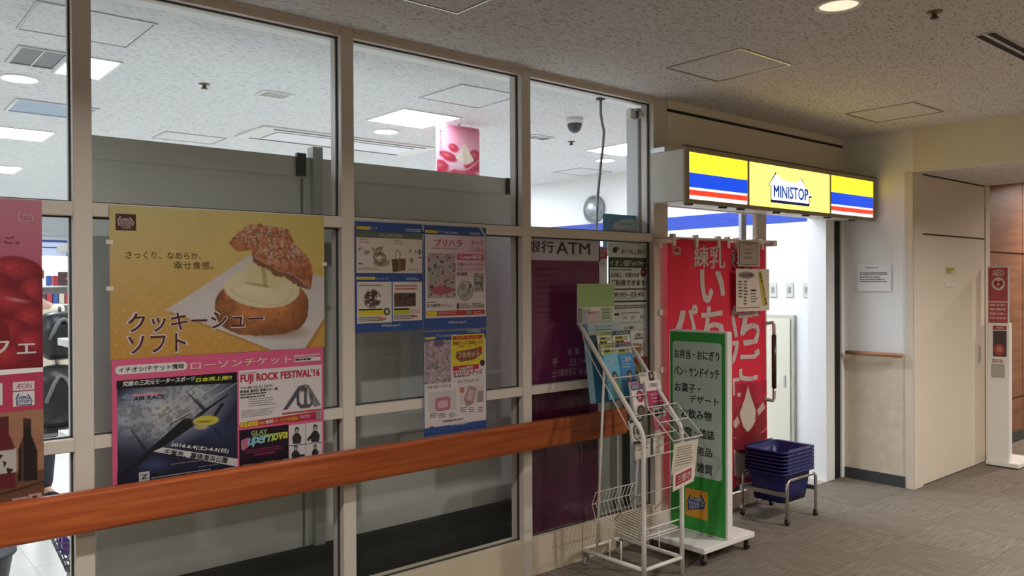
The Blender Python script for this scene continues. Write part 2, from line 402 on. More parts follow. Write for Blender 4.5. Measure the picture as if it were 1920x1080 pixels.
# ================================================================== STRUCTURE
fl = struct('floor')
box(-6, 12, -3, 3.2, -0.06, -0.006).build('subfloor', DARKB, fl)
box(6.2, 12, 3.2, 4.5, -0.06, -0.006).build('subfloor', DARKB, fl)
CARP = [carpet('carpet_loop_a', (100, 92, 82), (132, 123, 111), 0), carpet('carpet_loop_b', (97, 89, 79), (129, 120, 108), 90)]
tm = []
for m_ in CARP:
    mb = MB(); mb.prism([(-.249, -.249), (.249, -.249), (.249, .249), (-.249, .249)], 'z', -0.006, 0.0)
    o = mb.build('carpet_tile', m_, fl); tm.append(o)
first = [True, True]
for i in range(-2, 22):
    for j in range(-1, 9):
        x = i*.5+.2; y = 2.95-j*.5; k = (i+j) % 2
        if y < -1.3: continue
        if first[k]: o = tm[k]; first[k] = False
        else: o = tm[k].copy(); COL.objects.link(o)
        o.location = (x, y, 0)
box(-6, -0.9, -3, 3.2, -0.006, -0.001).build('carpet_field', CARP[0], fl)
box(-0.9, 11.2, -3, -1.3, -0.006, -0.001).build('carpet_field', CARP[0], fl)
cl = struct('ceiling')
box(-6, 6.2, -3, 3.2, CEIL, CEIL+.1).build('corridor_ceiling', CEILM, cl)
box(7.62, 12.2, -3, 2.8, CEIL, CEIL+.1).build('lobby_ceiling', CEILM, cl)
box(6.26, 7.62, -3, 2.66, 2.376, 2.47).build('beam_soffit', CEILM, cl)
MB().box(-2.2, 6.2, 3.48, 13, CEIL, CEIL+.1).build('shop_ceiling', CEILS, cl)
MB().box(-2.2, 6.2, 3.3, 3.48, CEIL, CEIL+.1).build('ceiling_border', WHITE, cl)
box(6.2, 6.26, -3, 2.66, 2.375, CEIL+.1).build('trim_1', WALLB)['kind'] = 'structure'
box(7.56, 7.62, -3, 2.66, 2.47, CEIL+.1).build('trim_2', WALLB)['kind'] = 'structure'

# right wall of the entrance recess (x = 6.2)
wr = struct('wall_right')
MB().box(6.2, 6.35, 2.66, 3.2, 1.0, CEIL).box(6.2, 6.35, 3.2, 13, 0, CEIL).build('upper_wall', WHITE, wr)
box(6.2, 6.35, 2.66, 3.2, 0, 1.0).build('vinyl_dado', VINYL, wr)
box(6.194, 6.2, 2.66, 2.72, 0, 2.375).build('corner_guard', WALLG, wr)
box(6.188, 6.2, 2.72, 3.19, 0, 0.085).build('skirting', DARKB, wr)
box(6.186, 6.2, 3.36, 5.2, 0, 0.075).build('skirting', DARKB, wr)
box(6.194, 6.2, 3.2, 12.5, 2.06, 2.185).build('blue_band', mat('blue_band_paint', (40, 70, 170), rough=0.35), wr)
# wall above the beam line left of the recess and header above the entrance
wf = struct('wall_front')
box(3.99, 6.2, 3.2, 3.3, 2.09, 2.62).build('header_panel', WALLB, wf)
box(3.99, 6.2, 3.21, 3.3, 2.62, 2.64).build('shadow_gap', BLACK, wf)
box(3.99, 6.2, 3.195, 3.3, 2.64, CEIL).build('cornice', WALLB, wf)
box(-6, -0.42, 3.2, 3.3, 0, CEIL).build('wall_left', WALLB)['kind'] = 'structure'
box(-6.1, -6, -3, 3.3, 0, CEIL).build('wall_end', WALLB)['kind'] = 'structure'
box(-6, 12, -3.1, -3, 0, CEIL).build('wall_rear', WALLB)['kind'] = 'structure'
box(12, 12.1, -3, 4, 0, CEIL).build('wall_lobby', WALLB)['kind'] = 'structure'
box(-2.3, -2.2, 3.3, 13, 0, CEIL).build('wall_shop_left', WHITE)['kind'] = 'structure'
box(-2.2, 6.2, 13, 13.1, 0, CEIL).build('wall_shop_back', WHITE)['kind'] = 'structure'

# closed flush door beyond the recess corner (y = 2.66)
d2 = struct('door_2')
box(6.35, 7.62, 2.72, 2.9, 0, 2.375).build('door_backing', WALLG, d2)
box(6.2, 6.35, 2.655, 2.66, 0, 2.375).build('door_casing', WALLG, d2)
box(6.22, 7.59, 2.66, 2.72, 0.008, 1.912).build('door_leaf', WALLG, d2, bevel=0.002)
box(6.22, 7.59, 2.66, 2.72, 1.924, 2.365).build('overpanel', WALLG, d2, bevel=0.002)
box(6.3, 7.59, 2.672, 2.71, 1.91, 1.926).build('panel_gap', BLACK, d2)
box(6.3, 7.59, 2.665, 2.71, 2.363, 2.375).build('panel_gap', BLACK, d2)
box(7.60, 7.70, 2.655, 2.8, 0, 2.375).build('door_jamb', WALLG, d2, bevel=0.003)
p = MB().box(7.455, 7.48, 2.654, 2.66, 0.86, 1.02).build('recessed_pull', WALLG, d2, bevel=0.002)
box(7.461, 7.474, 2.652, 2.655, 0.875, 1.005).build('pull_slot', mat('slot_grey', (120, 112, 100), rough=0.6), p)

# wood clad lobby wall
ww = struct('wall_lobby_wood')
box(7.7, 12, 2.83, 2.93, 0, CEIL).build('wall_core', WALLW, ww)
for x0, x1 in ((7.72, 8.985), (8.995, 10.4), (10.41, 12)):
    for z0, z1 in ((0.1, 0.42), (0.43, 1.82), (1.83, CEIL)):
        box(x0, x1, 2.81, 2.83, z0, z1-.006).build('wood_panel', WALLW, ww, bevel=0.002)
box(7.7, 12, 2.80, 2.83, 0, 0.1).build('baseboard_lobby', DARKB, ww)
tag(box(9.06, 9.6, 2.775, 2.808, 1.1, 1.83).build('notice_board', mat('pale_green_board', (196, 214, 196), rough=0.5), None, bevel=0.004),
    'pale green board on the wood clad wall at the far right', 'board')

# shop floor, white tiles
box(-2.2, 6.2, 3.2, 13, -0.06, -0.003).build('shop_floor', mat('shop_floor_base', (206, 200, 188), rough=0.5), fl)
TILE = mat('shop_floor_tile', (226, 222, 212), rough=0.22, var=0.03, vscale=3)
t0 = MB().box(-.224, .224, -.224, .224, -0.003, 0.0).build('floor_tile', TILE, fl)
k = 0
spots = [(0.2+.45*i, 3.55+.45*j) for i in range(7) for j in range(21)]+[(4.25+.45*i, 3.55+.45*j) for i in range(4) for j in range(7)]
for n_, (x, y) in enumerate(spots):
    o = t0 if n_ == 0 else t0.copy()
    if n_: COL.objects.link(o)
    o.location = (x+.1 if x > 4 else x, y, 0)

# ------------------------------------------------------------------ glazed shop front: four bays
MX = [-0.355, 0.708, 1.772, 2.827, 3.905]
HB = .031
def bay(i, name):
    b = struct(name); x0 = MX[i]+HB; x1 = MX[i+1]-(HB if i < 3 else .045)
    (MB().box(MX[i+1]-(HB if i < 3 else .042), MX[i+1]+(HB if i < 3 else .085), 3.2, 3.3, 0, CEIL)).build('mullion', FRAME, b, bevel=0.002)
    box(x0, x1, 3.205, 3.3, 2.653, CEIL).build('head_rail', FRAME, b)
    box(x0, x1, 3.192, 3.205, 2.676, CEIL).build('cornice_strip', FRAME, b)
    box(x0, x1, 3.203, 3.295, 1.806, 1.856).build('transom', FRAME, b, bevel=0.002)
    box(x0, x1, 3.203, 3.295, 0.964, 1.010).build('middle_rail', FRAME, b, bevel=0.002)
    box(x0, x1, 3.200, 3.3, 0.0, 0.199).build('kick_panel', KICK, b, bevel=0.0015)
    for nm, z0, z1 in (('upper_pane', 1.856, 2.653), ('middle_pane', 1.010, 1.806), ('lower_pane', .199, .964)):
        box(x0, x1, 3.247, 3.253, z0, z1).build(nm, GLASS, b)
        g = MB()
        for a, c in ((x0, x0+.006), (x1-.006, x1)): g.box(a, c, 3.236, 3.247, z0, z1)
        g.box(x0, x1, 3.236, 3.247, z0, z0+.006).box(x0, x1, 3.236, 3.247, z1-.006, z1)
        g.build('glazing_bead', mat('dark_gasket', (52, 52, 50), rough=0.6), b)
    return b
for i in range(4): bay(i, 'window_%d' % (i+1))
box(MX[0]-.04, MX[0]+HB, 3.2, 3.3, 0, CEIL).build('trim_3', FRAME, None, bevel=.002)['kind'] = 'structure'
tr = struct('trim_4')
for x in (3.23, 3.62):
    box(x-.0015, x+.0015, 3.1985, 3.2, 0, .197).build('kick_panel_joint', mat('joint_grey', (120, 108, 92), rough=.8), tr)

# entrance: sliding glass leaf, jambs
d1 = struct('door_1')
GL2 = GLASS
MB().box(3.995, 4.03, 3.225, 3.262, 0.01, 2.085).build('door_stile', FRAME, d1, bevel=.003)
MB().box(5.013, 5.134, 3.225, 3.262, 0.01, 2.085).build('door_stile', FRAME, d1, bevel=.003)
box(4.03, 5.013, 3.228, 3.259, 0.01, .11).build('door_bottom_rail', FRAME, d1, bevel=.003)
box(4.03, 5.013, 3.228, 3.259, 2.035, 2.085).build('door_top_rail', FRAME, d1, bevel=.003)
box(4.03, 5.013, 3.240, 3.246, .11, 2.035).build('glass_pane', GL2, d1)
MB().box(4.90, 4.96, 3.275, 3.30, 0.01, 2.085).build('guide_stile', ALU, d1, bevel=.003)
hd = MB(); z0, z1 = .725, 1.275; hx = 5.065; hy = 3.135
hd.tube([(hx-.04, 3.225, z1-.04), (hx-.025, 3.17, z1-.008), (hx, hy, z1), (hx+.012, hy, z1-.015), (hx+.015, hy, z1-.05), (hx+.015, hy, z1-.1)], .0125, 10)
hd.tube([(hx-.04, 3.225, z0+.04), (hx-.025, 3.17, z0+.008), (hx, hy, z0), (hx+.012, hy, z0+.015), (hx+.015, hy, z0+.05), (hx+.015, hy, z0+.1)], .0125, 10)
h_ = hd.build('door_handle', CHROME, d1)
MB().tube([(hx+.015, hy, z0+.09), (hx+.015, hy, z1-.09)], .0165, 12).build('handle_grip', wood('grip_wood', (46, 22, 14), (74, 36, 22), (20, 20, 2)), h_)
box(5.925, 6.05, 3.2, 3.36, 0, 2.09).build('door_jamb', WHITE, d1, bevel=.003)
box(6.05, 6.16, 3.212, 3.36, 0, 2.09).build('leaf_recess', BLACK, d1)
box(6.155, 6.2, 3.196, 3.36, 0, 2.09).build('door_jamb', WHITE, d1, bevel=.003)
box(3.99, 6.2, 3.3, 3.36, 2.085, 2.3).build('track_cover', ALU, d1)
box(5.134, 6.05, 3.2, 3.36, 0, .004).build('threshold', mat('threshold_metal', (170, 164, 150), rough=.4, metal=.4), d1)
box(3.86, 3.985, 3.32, 3.42, 0, 2.645).build('trim_5', mat('grey_post', (196, 198, 196), rough=.5), None, bevel=.004)['kind'] = 'structure'

# ================================================================== WOOD HANDRAIL on the shop front
hr = thing('handrail', 'long wooden plank handrail with rounded edges across the shop front windows', 'handrail')
def rr(y0, y1, z0, z1, r, n=5):
    pts = []
    for cy, cz, a in ((y1-r, z1-r, 0), (y0+r, z1-r, PI/2), (y0+r, z0+r, PI), (y1-r, z0+r, 3*PI/2)):
        for i in range(n+1): pts.append((cy+r*math.cos(a+PI/2*i/n), cz+r*math.sin(a+PI/2*i/n)))
    return pts
mb = MB(); mb.prism(rr(3.115, 3.165, .688, .836, .018), 'x', -5.5, 3.515); o = mb.build('rail_plank', RAILW, hr)
for pl in o.data.polygons: pl.use_smooth = len(pl.vertices) == 4
for x in (-.355, .708, 1.772, 2.827, 3.45):
    MB().box(x-.02, x+.02, 3.16, 3.2, .73, .79).build('bracket', ALU, hr, bevel=.003)
# small handrail of the recess
h2 = thing('handrail', 'short slim wooden handrail on the white and beige recess wall', 'handrail', (6.2, 2.95, 1.0))
MB().tube([(-.045, -.225, 0), (-.045, .21, 0)], .017, 12).build('rail', wood('slim_rail_wood', (150, 104, 70), (184, 136, 98), (30, 3, 30)), h2)
for y in (-.16, .15): MB().tube([(-.045, y, -.005), (-.02, y, -.02), (0.0, y, -.02)], .007, 8).build('bracket', CHROME, h2)

# ================================================================== SHELF BACKS behind the glass
sb = thing('shelf_unit', 'back of tall grey-green shelving standing behind the second and third window', 'shelf', (0, 0, 0))
sb.location = (1.9, 3.5, 0)
MB().box(-1.13, 1.14, 0, .03, .335, 2.055).build('back_panel', BACKP, sb)
MB().box(-1.13, 1.14, -.004, .03, 2.055, 2.15).build('top_rail', BACKP, sb, bevel=.002)
MB().box(-1.13, 1.10, -.05, .03, 0, .335).build('plinth', BACKD, sb)
MB().box(-.21, -.20, -.006, 0, .335, 2.05).build('panel_seam', mat('seam_grey', (120, 128, 122), rough=.6), sb)
MB().box(-.16, -.11, -.03, .03, .1, 2.2).build('upright', mat('upright_grey', (168, 174, 168), rough=.5), sb, bevel=.002)
MB().box(-.235, -.19, -.02, 0.0, 2.06, 2.165).build('bracket', mat('bracket_dark', (52, 56, 54), rough=.5), sb)
MB().box(1.03, 1.075, -.02, 0.0, 2.06, 2.15).build('bracket', _M['bracket_dark'], sb)
for i, z in enumerate((.5, .9, 1.3, 1.7)):
    MB().box(-1.13, 1.14, .03, .45, z, z+.03).build('shelf_board', WHP, sb)
cp = thing('counter', 'grey-green counter back behind the window with the bank posters', 'counter', (3.62, 3.4, 0))
MB().box(-.4, .22, 0, .03, 0.06, 1.38).build('back_panel', BACKP, cp)
MB().box(-.4, .22, -.01, .4, 0.0, .06).build('plinth', BACKD, cp)
MB().box(-.41, .23, 0, .42, 1.38, 1.41).build('worktop', WHP, cp, bevel=.003)
MB().box(.06, .10, -.02, 0, .06, 1.38).build('upright', ALU, cp)
MB().box(.17, .22, -.02, 0, .06, 1.38).build('upright', _M['bracket_dark'], cp)

# ================================================================== POSTERS ON THE GLASS
NAVY = (34, 66, 134); PINK = (206, 84, 128); REDC = (206, 40, 52); YEL = (240, 214, 40); DK = (44, 34, 34); WHT = (236, 232, 228)
def arr(c): return np.array(c, float)/255
def tapes(o, w, h, pts):
    for (u, v) in pts: MB().box(u-.012, u+.012, -.0022, .0, v-.008, v+.008).build('tape', mat('clear_tape', (214, 206, 190), rough=.25), o)

# --- yellow cream puff poster
o, P = poster('poster', 'large yellow poster of a sugar-dusted cream puff with soft cream', 'poster', (.793, 3.194, 1.285), .857, .565, (50, 1455, 50, 125, 1040, 975))
def puff(X, Y):
    C = np.zeros(X.shape+(3,)); t = np.clip((Y-60)/950, 0, 1)[..., None]; s = np.clip((X-50)/1400, 0, 1)[..., None]
    C[:] = arr((222, 204, 138))*(1-t)+arr((212, 152, 60))*t
    C = C*(1-.55*s*(1-t))+arr((232, 206, 84))*(.55*s*(1-t))
    C *= (.97+.05*vn(X, Y, 60, 3)[..., None])
    gx = (X+Y*.25) % 84-42; row = np.floor((Y-X*.0)/44).astype(int); gx = (X+(row % 2)*42) % 84-42; gy = Y % 44-22
    dots = np.clip(1-np.sqrt((gx/13)**2+(gy/7)**2), 0, 1)*np.clip((Y-450)/250, 0, 1)
    C = blend(C, arr((240, 214, 150)), dots*.7)
    sh = [(370, 725), (905, 375), (1130, 440), (1455, 520), (1455, 780), (1300, 985), (1060, 992)]
    C = blend(C, arr((172, 112, 40)), inside(X-18, Y-20, sh)*.5)
    m = inside(X, Y, sh).astype(float); C = blend(C, arr((224, 214, 210)), m)
    C = C*(1-(m*.07*vn(X, Y, 90, 5))[..., None])
    C = blend(C, arr((150, 110, 90)), ell(X, Y, 1050, 860, 330, 70, 4, .5)*.55)
    n = vn(X, Y, 42, 9, 4)[..., None]
    wx = X+(vn(X, Y, 50, 77)-.5)*22; wy = Y+(vn(X, Y, 50, 78)-.5)*18; body = np.clip((1-(np.abs((wx-1005)/332)**2.5+np.abs((wy-715)/184)**2.5))/.05, 0, 1)
    body = body*(Y > 530)
    bc = arr((196, 118, 64))*(.72+.5*n); edge = np.clip(((X-1005)/328)**2+((Y-640)/260)**2, 0, 1.3)[..., None]; bc = bc*(1.1-.32*edge)
    C = C*(1-body[..., None])+bc*body[..., None]
    cr = ell(X, Y, 1000, 590, 272, 130, 4, .05); C = blend(C, arr((232, 216, 170)), cr)
    sw = np.abs(((X-1000)/272)**2+((Y-590-18*np.sin(X/80))/130)**2-.62) < .05
    C = blend(C, arr((206, 180, 122)), sw*.45*(Y > 590)); C = blend(C, arr((240, 228, 190)), ell(X, Y, 940, 600, 150, 46, 8, .8)*.7)
    tw = inside(X, Y, [(900, 420), (1000, 400), (1150, 470), (1170, 560), (1100, 600), (880, 560), (885, 480)]); C = blend(C, arr((226, 208, 154)), tw*1.0)
    C = blend(C, arr((178, 146, 88)), (tw & (np.abs(X-1010-(Y-500)*.12) < 16))*.6); C = blend(C, arr((170, 136, 80)), ell(X, Y, 960, 566, 120, 12, 8, .8)*.7)
    n2 = vn(X, Y, 26, 21, 4)[..., None]; dust = vn(X, Y, 11, 31, 2)[..., None]
    WX = X+(vn(X, Y, 34, 87)-.5)*34; WY = Y+(vn(X, Y, 34, 88)-.5)*34
    lid1 = inside(WX, WY, [(778, 300), (810, 235), (880, 185), (985, 165), (1090, 195), (1180, 215), (1222, 290), (1200, 330), (1050, 320), (930, 345), (820, 345)])
    lid2 = inside(WX, WY, [(915, 350), (985, 290), (1110, 262), (1230, 310), (1320, 370), (1362, 470), (1355, 590), (1300, 560), (1200, 500), (1080, 460), (980, 410)])
    for L, (cx, cy) in ((lid1, (980, 215)), (lid2, (1150, 330))):
        bc = arr((190, 112, 70))*(.66+.62*n2); d = np.clip((dust-.47)*5, 0, 1)*np.clip(1.3-((X-cx)**2/52000+(Y-cy)**2/14000)[..., None], 0, 1)
        bc = bc*(1-.75*d)+arr((222, 204, 196))*.75*d
        C = np.where(L[..., None], bc, C)
    und = inside(WX, WY, [(915, 355), (980, 412), (1080, 462), (1200, 503), (1300, 563), (1352, 590), (1330, 600), (1190, 540), (1060, 492), (940, 420)])
    C = blend(C, arr((122, 62, 36)), und*.8)
    return C
P.pic(50, 50, 1455, 1040, puff, .0024)
P.rect(84, 105, 200, 211, (84, 50, 40), 1)
house_logo(P, 92, 122, 192, 182, (216, 196, 190), (120, 86, 78), 2, True)
P.text('CAFE', 118, 186, 170, 200, (216, 196, 190), .02)
P.text('さっくり、なめらか、', 138, 345, 590, 392, (96, 70, 40), .005)
P.text('幸せ食感。', 420, 410, 668, 462, (96, 70, 40), .005)
for dx, dy, c, b, k in ((0, 0, (232, 214, 212), .055, 3), (0, 0, (86, 32, 44), .012, 4)):
    P.text('クッキーシュー', 150-(6 if b > .03 else 0), 745-(6 if b > .03 else 0), 1000+(6 if b > .03 else 0), 868+(6 if b > .03 else 0), c, b, k)
    P.text('ソフト', 150-(6 if b > .03 else 0), 885-(6 if b > .03 else 0), 490+(6 if b > .03 else 0), 1005+(6 if b > .03 else 0), c, b, k)
P.build(o); tapes(o, .857, .565, [(0, .43), (0, .26), (.857, .36)])

# --- pink ticket poster
o, P = poster('poster', 'pink framed ticket poster with a racing aeroplane photo below the cream puff poster', 'poster', (.797, 3.192, .823), .845, .461, (78, 1560, 115, 45, 1005, 793), mt=mat('pink_sheet', (200, 82, 122), rough=.5), z0=-.045)
P.rrect(98, 158, 550, 220, 28, WHT, 1)
P.text('イチオシ!チケット情報', 118, 168, 528, 205, DK, .01)
P.text('ローソンチケット', 572, 140, 1300, 196, (250, 200, 180), .04)
P.rect(1320, 100, 1535, 106, WHT, 2); P.rect(1320, 112, 1500, 116, WHT, 2); P.rect(1322, 122, 1535, 148, WHT, 2); P.lines(1330, 126, 1500, 144, 1, DK, 3, .7)
def race(X, Y):
    C = np.zeros(X.shape+(3,)); C[:] = arr((34, 40, 70)); n = vn(X, Y, 120, 2, 4); n3 = vn(X, Y, 22, 8, 3)
    lg = np.clip(1.35-((X-400)**2/200000+(Y-490+ (X-400)*.3)**2/66000), 0, 1)
    C = blend(C, arr((182, 190, 202)), lg*(.6+.55*n)); C = blend(C, arr((196, 186, 168)), ell(X, Y, 480, 470, 300, 150, -22, .9)*.8*n)
    C = blend(C, arr((170, 178, 200)), ell(X, Y, 290, 395, 150, 70, 0, .9)*.8)
    city = (n3 > .53)*lg; C = blend(C, arr((104, 106, 114)), city*.55)
    for k in range(3): C = blend(C, arr((212, 202, 184)), (np.abs(Y-(330+k*70)+(X-600)*.62) < 5)*(X > 330)*.6)
    for k in range(9): C = blend(C, arr((48, 52, 66)), ell(X, Y, 545+k*14, 350+k*15, 8+k*1.6, 6+k*1.5, 30, .4)*.9); C = blend(C, arr((48, 58, 76)), ell(X, Y, 186+k*11, 596+k*19, 8+k*1.6, 7+k, 30, .4)*.9)
    C = blend(C, arr((22, 26, 50)), np.clip((Y-560-(X-100)*.15)/220, 0, 1)*.72); C = blend(C, arr((76, 92, 160)), ell(X, Y, 330, 860, 150, 70, 0, .9)*.6); C = blend(C, arr((60, 74, 130)), ell(X, Y, 720, 620, 190, 110, 0, .9)*.5)
    wing = inside(X, Y, [(105, 935), (500, 560), (575, 540), (590, 590), (300, 800), (140, 960)]); C = blend(C, arr((20, 20, 30)), wing*1.)
    w2 = inside(X, Y, [(560, 560), (655, 480), (830, 365), (838, 372), (700, 470), (640, 520)]); C = blend(C, arr((28, 24, 30)), w2*1.)
    tail = inside(X, Y, [(715, 530), (775, 435), (800, 430), (798, 445), (735, 535)]); C = blend(C, arr((30, 26, 30)), tail*1.)
    C = blend(C, arr((30, 26, 28)), ell(X, Y, 545, 560, 45, 28, 0, .3))
    b = ell(X, Y, 675, 555, 95, 38, -4, .15); C = blend(C, arr((206, 196, 60)), b); C = blend(C, arr((120, 104, 24)), ell(X, Y, 660, 562, 70, 9, -4, .5)*.8)
    C = blend(C, arr((206, 180, 130)), ell(X, Y, 640, 600, 60, 22, 0, .4)*.9); C = blend(C, arr((22, 22, 26)), (np.abs(Y-580+(X-430)*.55) < 4)*(X > 432)*(X < 560)*1.)
    C = blend(C, arr((30, 34, 60)), inside(X, Y, [(715, 600), (740, 600), (790, 680), (770, 700)])*.8)
    return C
P.pic(108, 320, 893, 990, race, .0024)
P.poly([(105, 262), (892, 214), (892, 290), (105, 318)], (20, 20, 24), 1.5)
P.rect(105, 900, 893, 1010, (16, 16, 28), .2)
P.text('究極の三次元モータースポーツ', 140, 266, 595, 303, WHT, .03, 4, shear=.2); P.text('日本再上陸!!', 605, 252, 850, 282, (214, 222, 50), .05, 4, shear=.2)
P.rect(200, 360, 360, 376, (226, 150, 170), 2); P.ellipse(370, 366, 14, 8, (210, 90, 60), 3)
P.poly([(130, 385), (165, 350), (205, 375), (185, 400)], (120, 140, 170), 2)
P.text('AIR RACE', 205, 378, 398, 405, (40, 42, 66), .04, 4, shear=.2); P.rect(140, 412, 390, 416, (170, 176, 190), 2)
P.poly([(325, 765), (385, 738), (893, 828), (893, 884)], (214, 212, 214), 2)
P.textc('2016.6.4(土)-6.5(日)', 634, 748, 400, 34, WHT, .04, 5, rot=-14.5, shear=.15)
P.textc('千葉市、幕張海浜公園', 606, 806, 440, 42, DK, .02, 5, rot=-15.5)
P.lines(440, 858, 700, 866, 1, (150, 156, 176), 4, .6); P.lines(620, 880, 800, 888, 1, (150, 156, 176), 4, .6)
P.rect(236, 912, 302, 990, (196, 196, 200), 3); P.text('Z', 250, 930, 288, 960, DK, .05); P.lines(315, 950, 840, 962, 1, (180, 180, 184), 3, .6)
P.rect(905, 205, 1545, 590, (234, 222, 222), 1)
P.text('FUJI ROCK FESTIVAL\'16', 918, 233, 1525, 302, (206, 34, 62), .045, 3)
P.lines(918, 222, 1090, 228, 1, (190, 70, 84), 3, .6)
P.text('7.22(金) 23(土) 24(日)', 915, 318, 1155, 340, (70, 60, 62), .01); P.text('新潟県 湯沢町 苗場スキー場', 913, 345, 1190, 365, DK, .03)
P.lines(915, 372, 1150, 412, 2, DK, 3, .45, seed=3, full=.75); P.lines(972, 408, 1190, 470, 4, (120, 110, 112), 3, .3, seed=5, full=.6); P.lines(918, 490, 1200, 545, 5, (150, 138, 140), 3, .35, seed=6, full=.7)
def fuji(X, Y):
    n = vn(X, Y, 18, 4, 3)[..., None]; return np.ones(X.shape+(3,))*(.26+.42*n)
# mountain-shaped emblem: outer slopes and the letters' strokes
G1 = (92, 88, 92); G2 = (130, 126, 128)
P.poly([(1230, 486), (1355, 318), (1412, 304), (1398, 350), (1355, 368), (1268, 480)], G1, 3)
P.poly([(1412, 304), (1440, 312), (1535, 448), (1482, 462), (1425, 372)], G2, 3)
P.poly([(1335, 366), (1358, 360), (1362, 430), (1380, 448), (1398, 440), (1398, 326), (1420, 322), (1422, 440), (1440, 446), (1452, 430), (1450, 360), (1470, 380), (1466, 446), (1440, 468), (1372, 474), (1342, 448)], G1, 4)
P.rect(1366, 350, 1376, 430, (226, 220, 220), 5); P.rect(1428, 340, 1436, 430, (210, 204, 204), 5)
P.rect(1225, 506, 1543, 512, REDC, 3); P.rect(1225, 514, 1543, 518, REDC, 3)
P.poly([(912, 572), (1543, 488), (1543, 545), (912, 606)], (204, 54, 50), 2)
P.rect(915, 575, 1042, 606, YEL, 3); P.text('チケット', 925, 578, 1035, 600, (150, 80, 30), .03); P.text('発売中', 1050, 568, 1092, 586, (240, 190, 60), .04); P.text('無料', 1100, 556, 1160, 582, (240, 210, 220), .05); P.text('ローソンで先行販売', 1172, 548, 1348, 572, (240, 180, 50), .04)
P.rect(1362, 521, 1490, 556, (206, 32, 84), 3); P.lines(1368, 526, 1480, 548, 2, WHT, 4, .4); P.rect(1497, 495, 1538, 548, (190, 180, 178), 3); P.lines(1500, 500, 1535, 545, 6, (110, 104, 104), 4, .5)
P.rect(905, 628, 1275, 920, (34, 14, 30), 1)
for i, (ch, c) in enumerate(zip('Supernova', [(214, 100, 150), (120, 190, 214), (130, 200, 220), (140, 210, 214), (150, 214, 200), (170, 214, 120), (200, 220, 70), (214, 226, 60), (214, 226, 60)])):
    x = 925+i*38; P.text(ch, x, 690-i*6, x+36, 742-i*7+(14 if ch == 'p' else 0), c, .06, 3, shear=.2)
P.poly([(918, 760), (918, 700), (958, 680), (990, 690), (975, 740), (935, 772)], (206, 110, 140), 2)
P.text('GLAY', 992, 632, 1110, 664, (170, 190, 120), .05); P.rect(1000, 668, 1262, 672, (206, 214, 70), 3)
P.lines(950, 768, 1240, 800, 2, (150, 36, 96), 3, .5, seed=9, full=.8); P.rect(1010, 792, 1170, 812, (120, 30, 84), 2); P.text('4/23(土)―― 5/21(土)――28', 918, 872, 1262, 890, WHT, .02)
P.rect(1277, 594, 1545, 860, (222, 218, 216), 1); P.rect(1408, 575, 1411, 860, (120, 116, 116), 3); P.poly([(1277, 735), (1545, 708), (1545, 712), (1277, 739)], (90, 86, 86), 3)
for (cx, cy, sc) in ((1340, 670, 1), (1488, 655, 1.05), (1330, 790, .9), (1487, 775, .75)):
    P.ellipse(cx, cy-45*sc, 17*sc, 22*sc, (58, 54, 56), 3); P.ellipse(cx, cy-38*sc, 11*sc, 15*sc, (176, 168, 166), 4)
    P.poly([(cx-14*sc, cy-24*sc), (cx+14*sc, cy-24*sc), (cx+36*sc, cy+6*sc), (cx+28*sc, cy+50*sc), (cx-30*sc, cy+54*sc), (cx-38*sc, cy+8*sc)], (48, 46, 50), 3)
P.poly([(1420, 690), (1470, 640), (1478, 660), (1430, 705)], (40, 38, 42), 4); P.poly([(1345, 800), (1400, 795), (1400, 808), (1345, 815)], (40, 38, 42), 4)
P.build(o)

# --- strawberry parfait poster, far left
o, P = poster('poster', 'tall strawberry parfait poster with bottles below, leftmost on the glass', 'poster', (-.02, 3.193, .79), .597, 1.06, (-560, 150, 2, 9, 1125, 1068))
def berry(X, Y):
    C = np.zeros(X.shape+(3,)); t = np.clip(Y/260, 0, 1)[..., None]; C[:] = arr((226, 138, 158))*(1-t)+arr((206, 96, 122))*t
    bs = [(60, 262, 110, 62, 8), (-60, 330, 130, 80, -10), (10, 400, 130, 92, 14), (120, 340, 60, 70, 0), (40, 370, 120, 60, 20), (110, 430, 70, 62, 0), (30, 480, 90, 66, -10), (-90, 470, 130, 90, 0), (110, 520, 70, 70, 10), (-230, 300, 130, 90, 0), (-330, 420, 150, 110, 0), (-480, 330, 130, 110, 0), (-210, 500, 140, 100, 0), (-470, 520, 150, 100, 0), (20, 560, 120, 70, 0), (-300, 560, 160, 80, 0), (-110, 570, 110, 70, 0)]
    C = blend(C, arr((110, 14, 30)), (Y > 300+20*np.sin(X/50))*1.)
    for i, (cx, cy, rx, ry, r) in enumerate(bs):
        m = ell(X, Y, cx, cy, rx, ry, r, .1); d = ell(X, Y, cx-rx*.2, cy-ry*.35, rx*.9, ry*.8, r, .95)
        col = arr((142, 20, 36))*(1-d[..., None])+arr((214, 52, 62))*d[..., None]
        sd = ((X+cx) % 26-13)**2/9+((Y+(np.floor((X+cx)/26) % 2)*11) % 22-11)**2/16 < 1
        col = blend(col, arr((230, 150, 110)), sd*.35*d)
        C = C*(1-m[..., None])+col*m[..., None]
    C = blend(C, arr((236, 180, 190)), ell(X, Y, 60, 352, 60, 9, 10, .9)*.7)
    return C
P.pic(-560, 0, 150, 612, berry, .003)
P.text('いちご。', -70, 135, 68, 160, (80, 30, 40), .01, 3)
house_logo(P, 62, 47, 122, 80, (240, 190, 196), (206, 104, 128), 2, True); P.text('CAFE', 80, 84, 104, 91, (240, 190, 196), .02)
P.text('いちごパフェ', -420, 496, 124, 556, (244, 226, 226), .02, 4)
P.poly([(-560, 640), (150, 600), (150, 728), (-560, 772)], (216, 60, 96), 1)
P.rect(42, 634, 118, 664, (236, 226, 224), 3); P.text('ÆON', 52, 640, 108, 658, (196, 70, 120), .0)
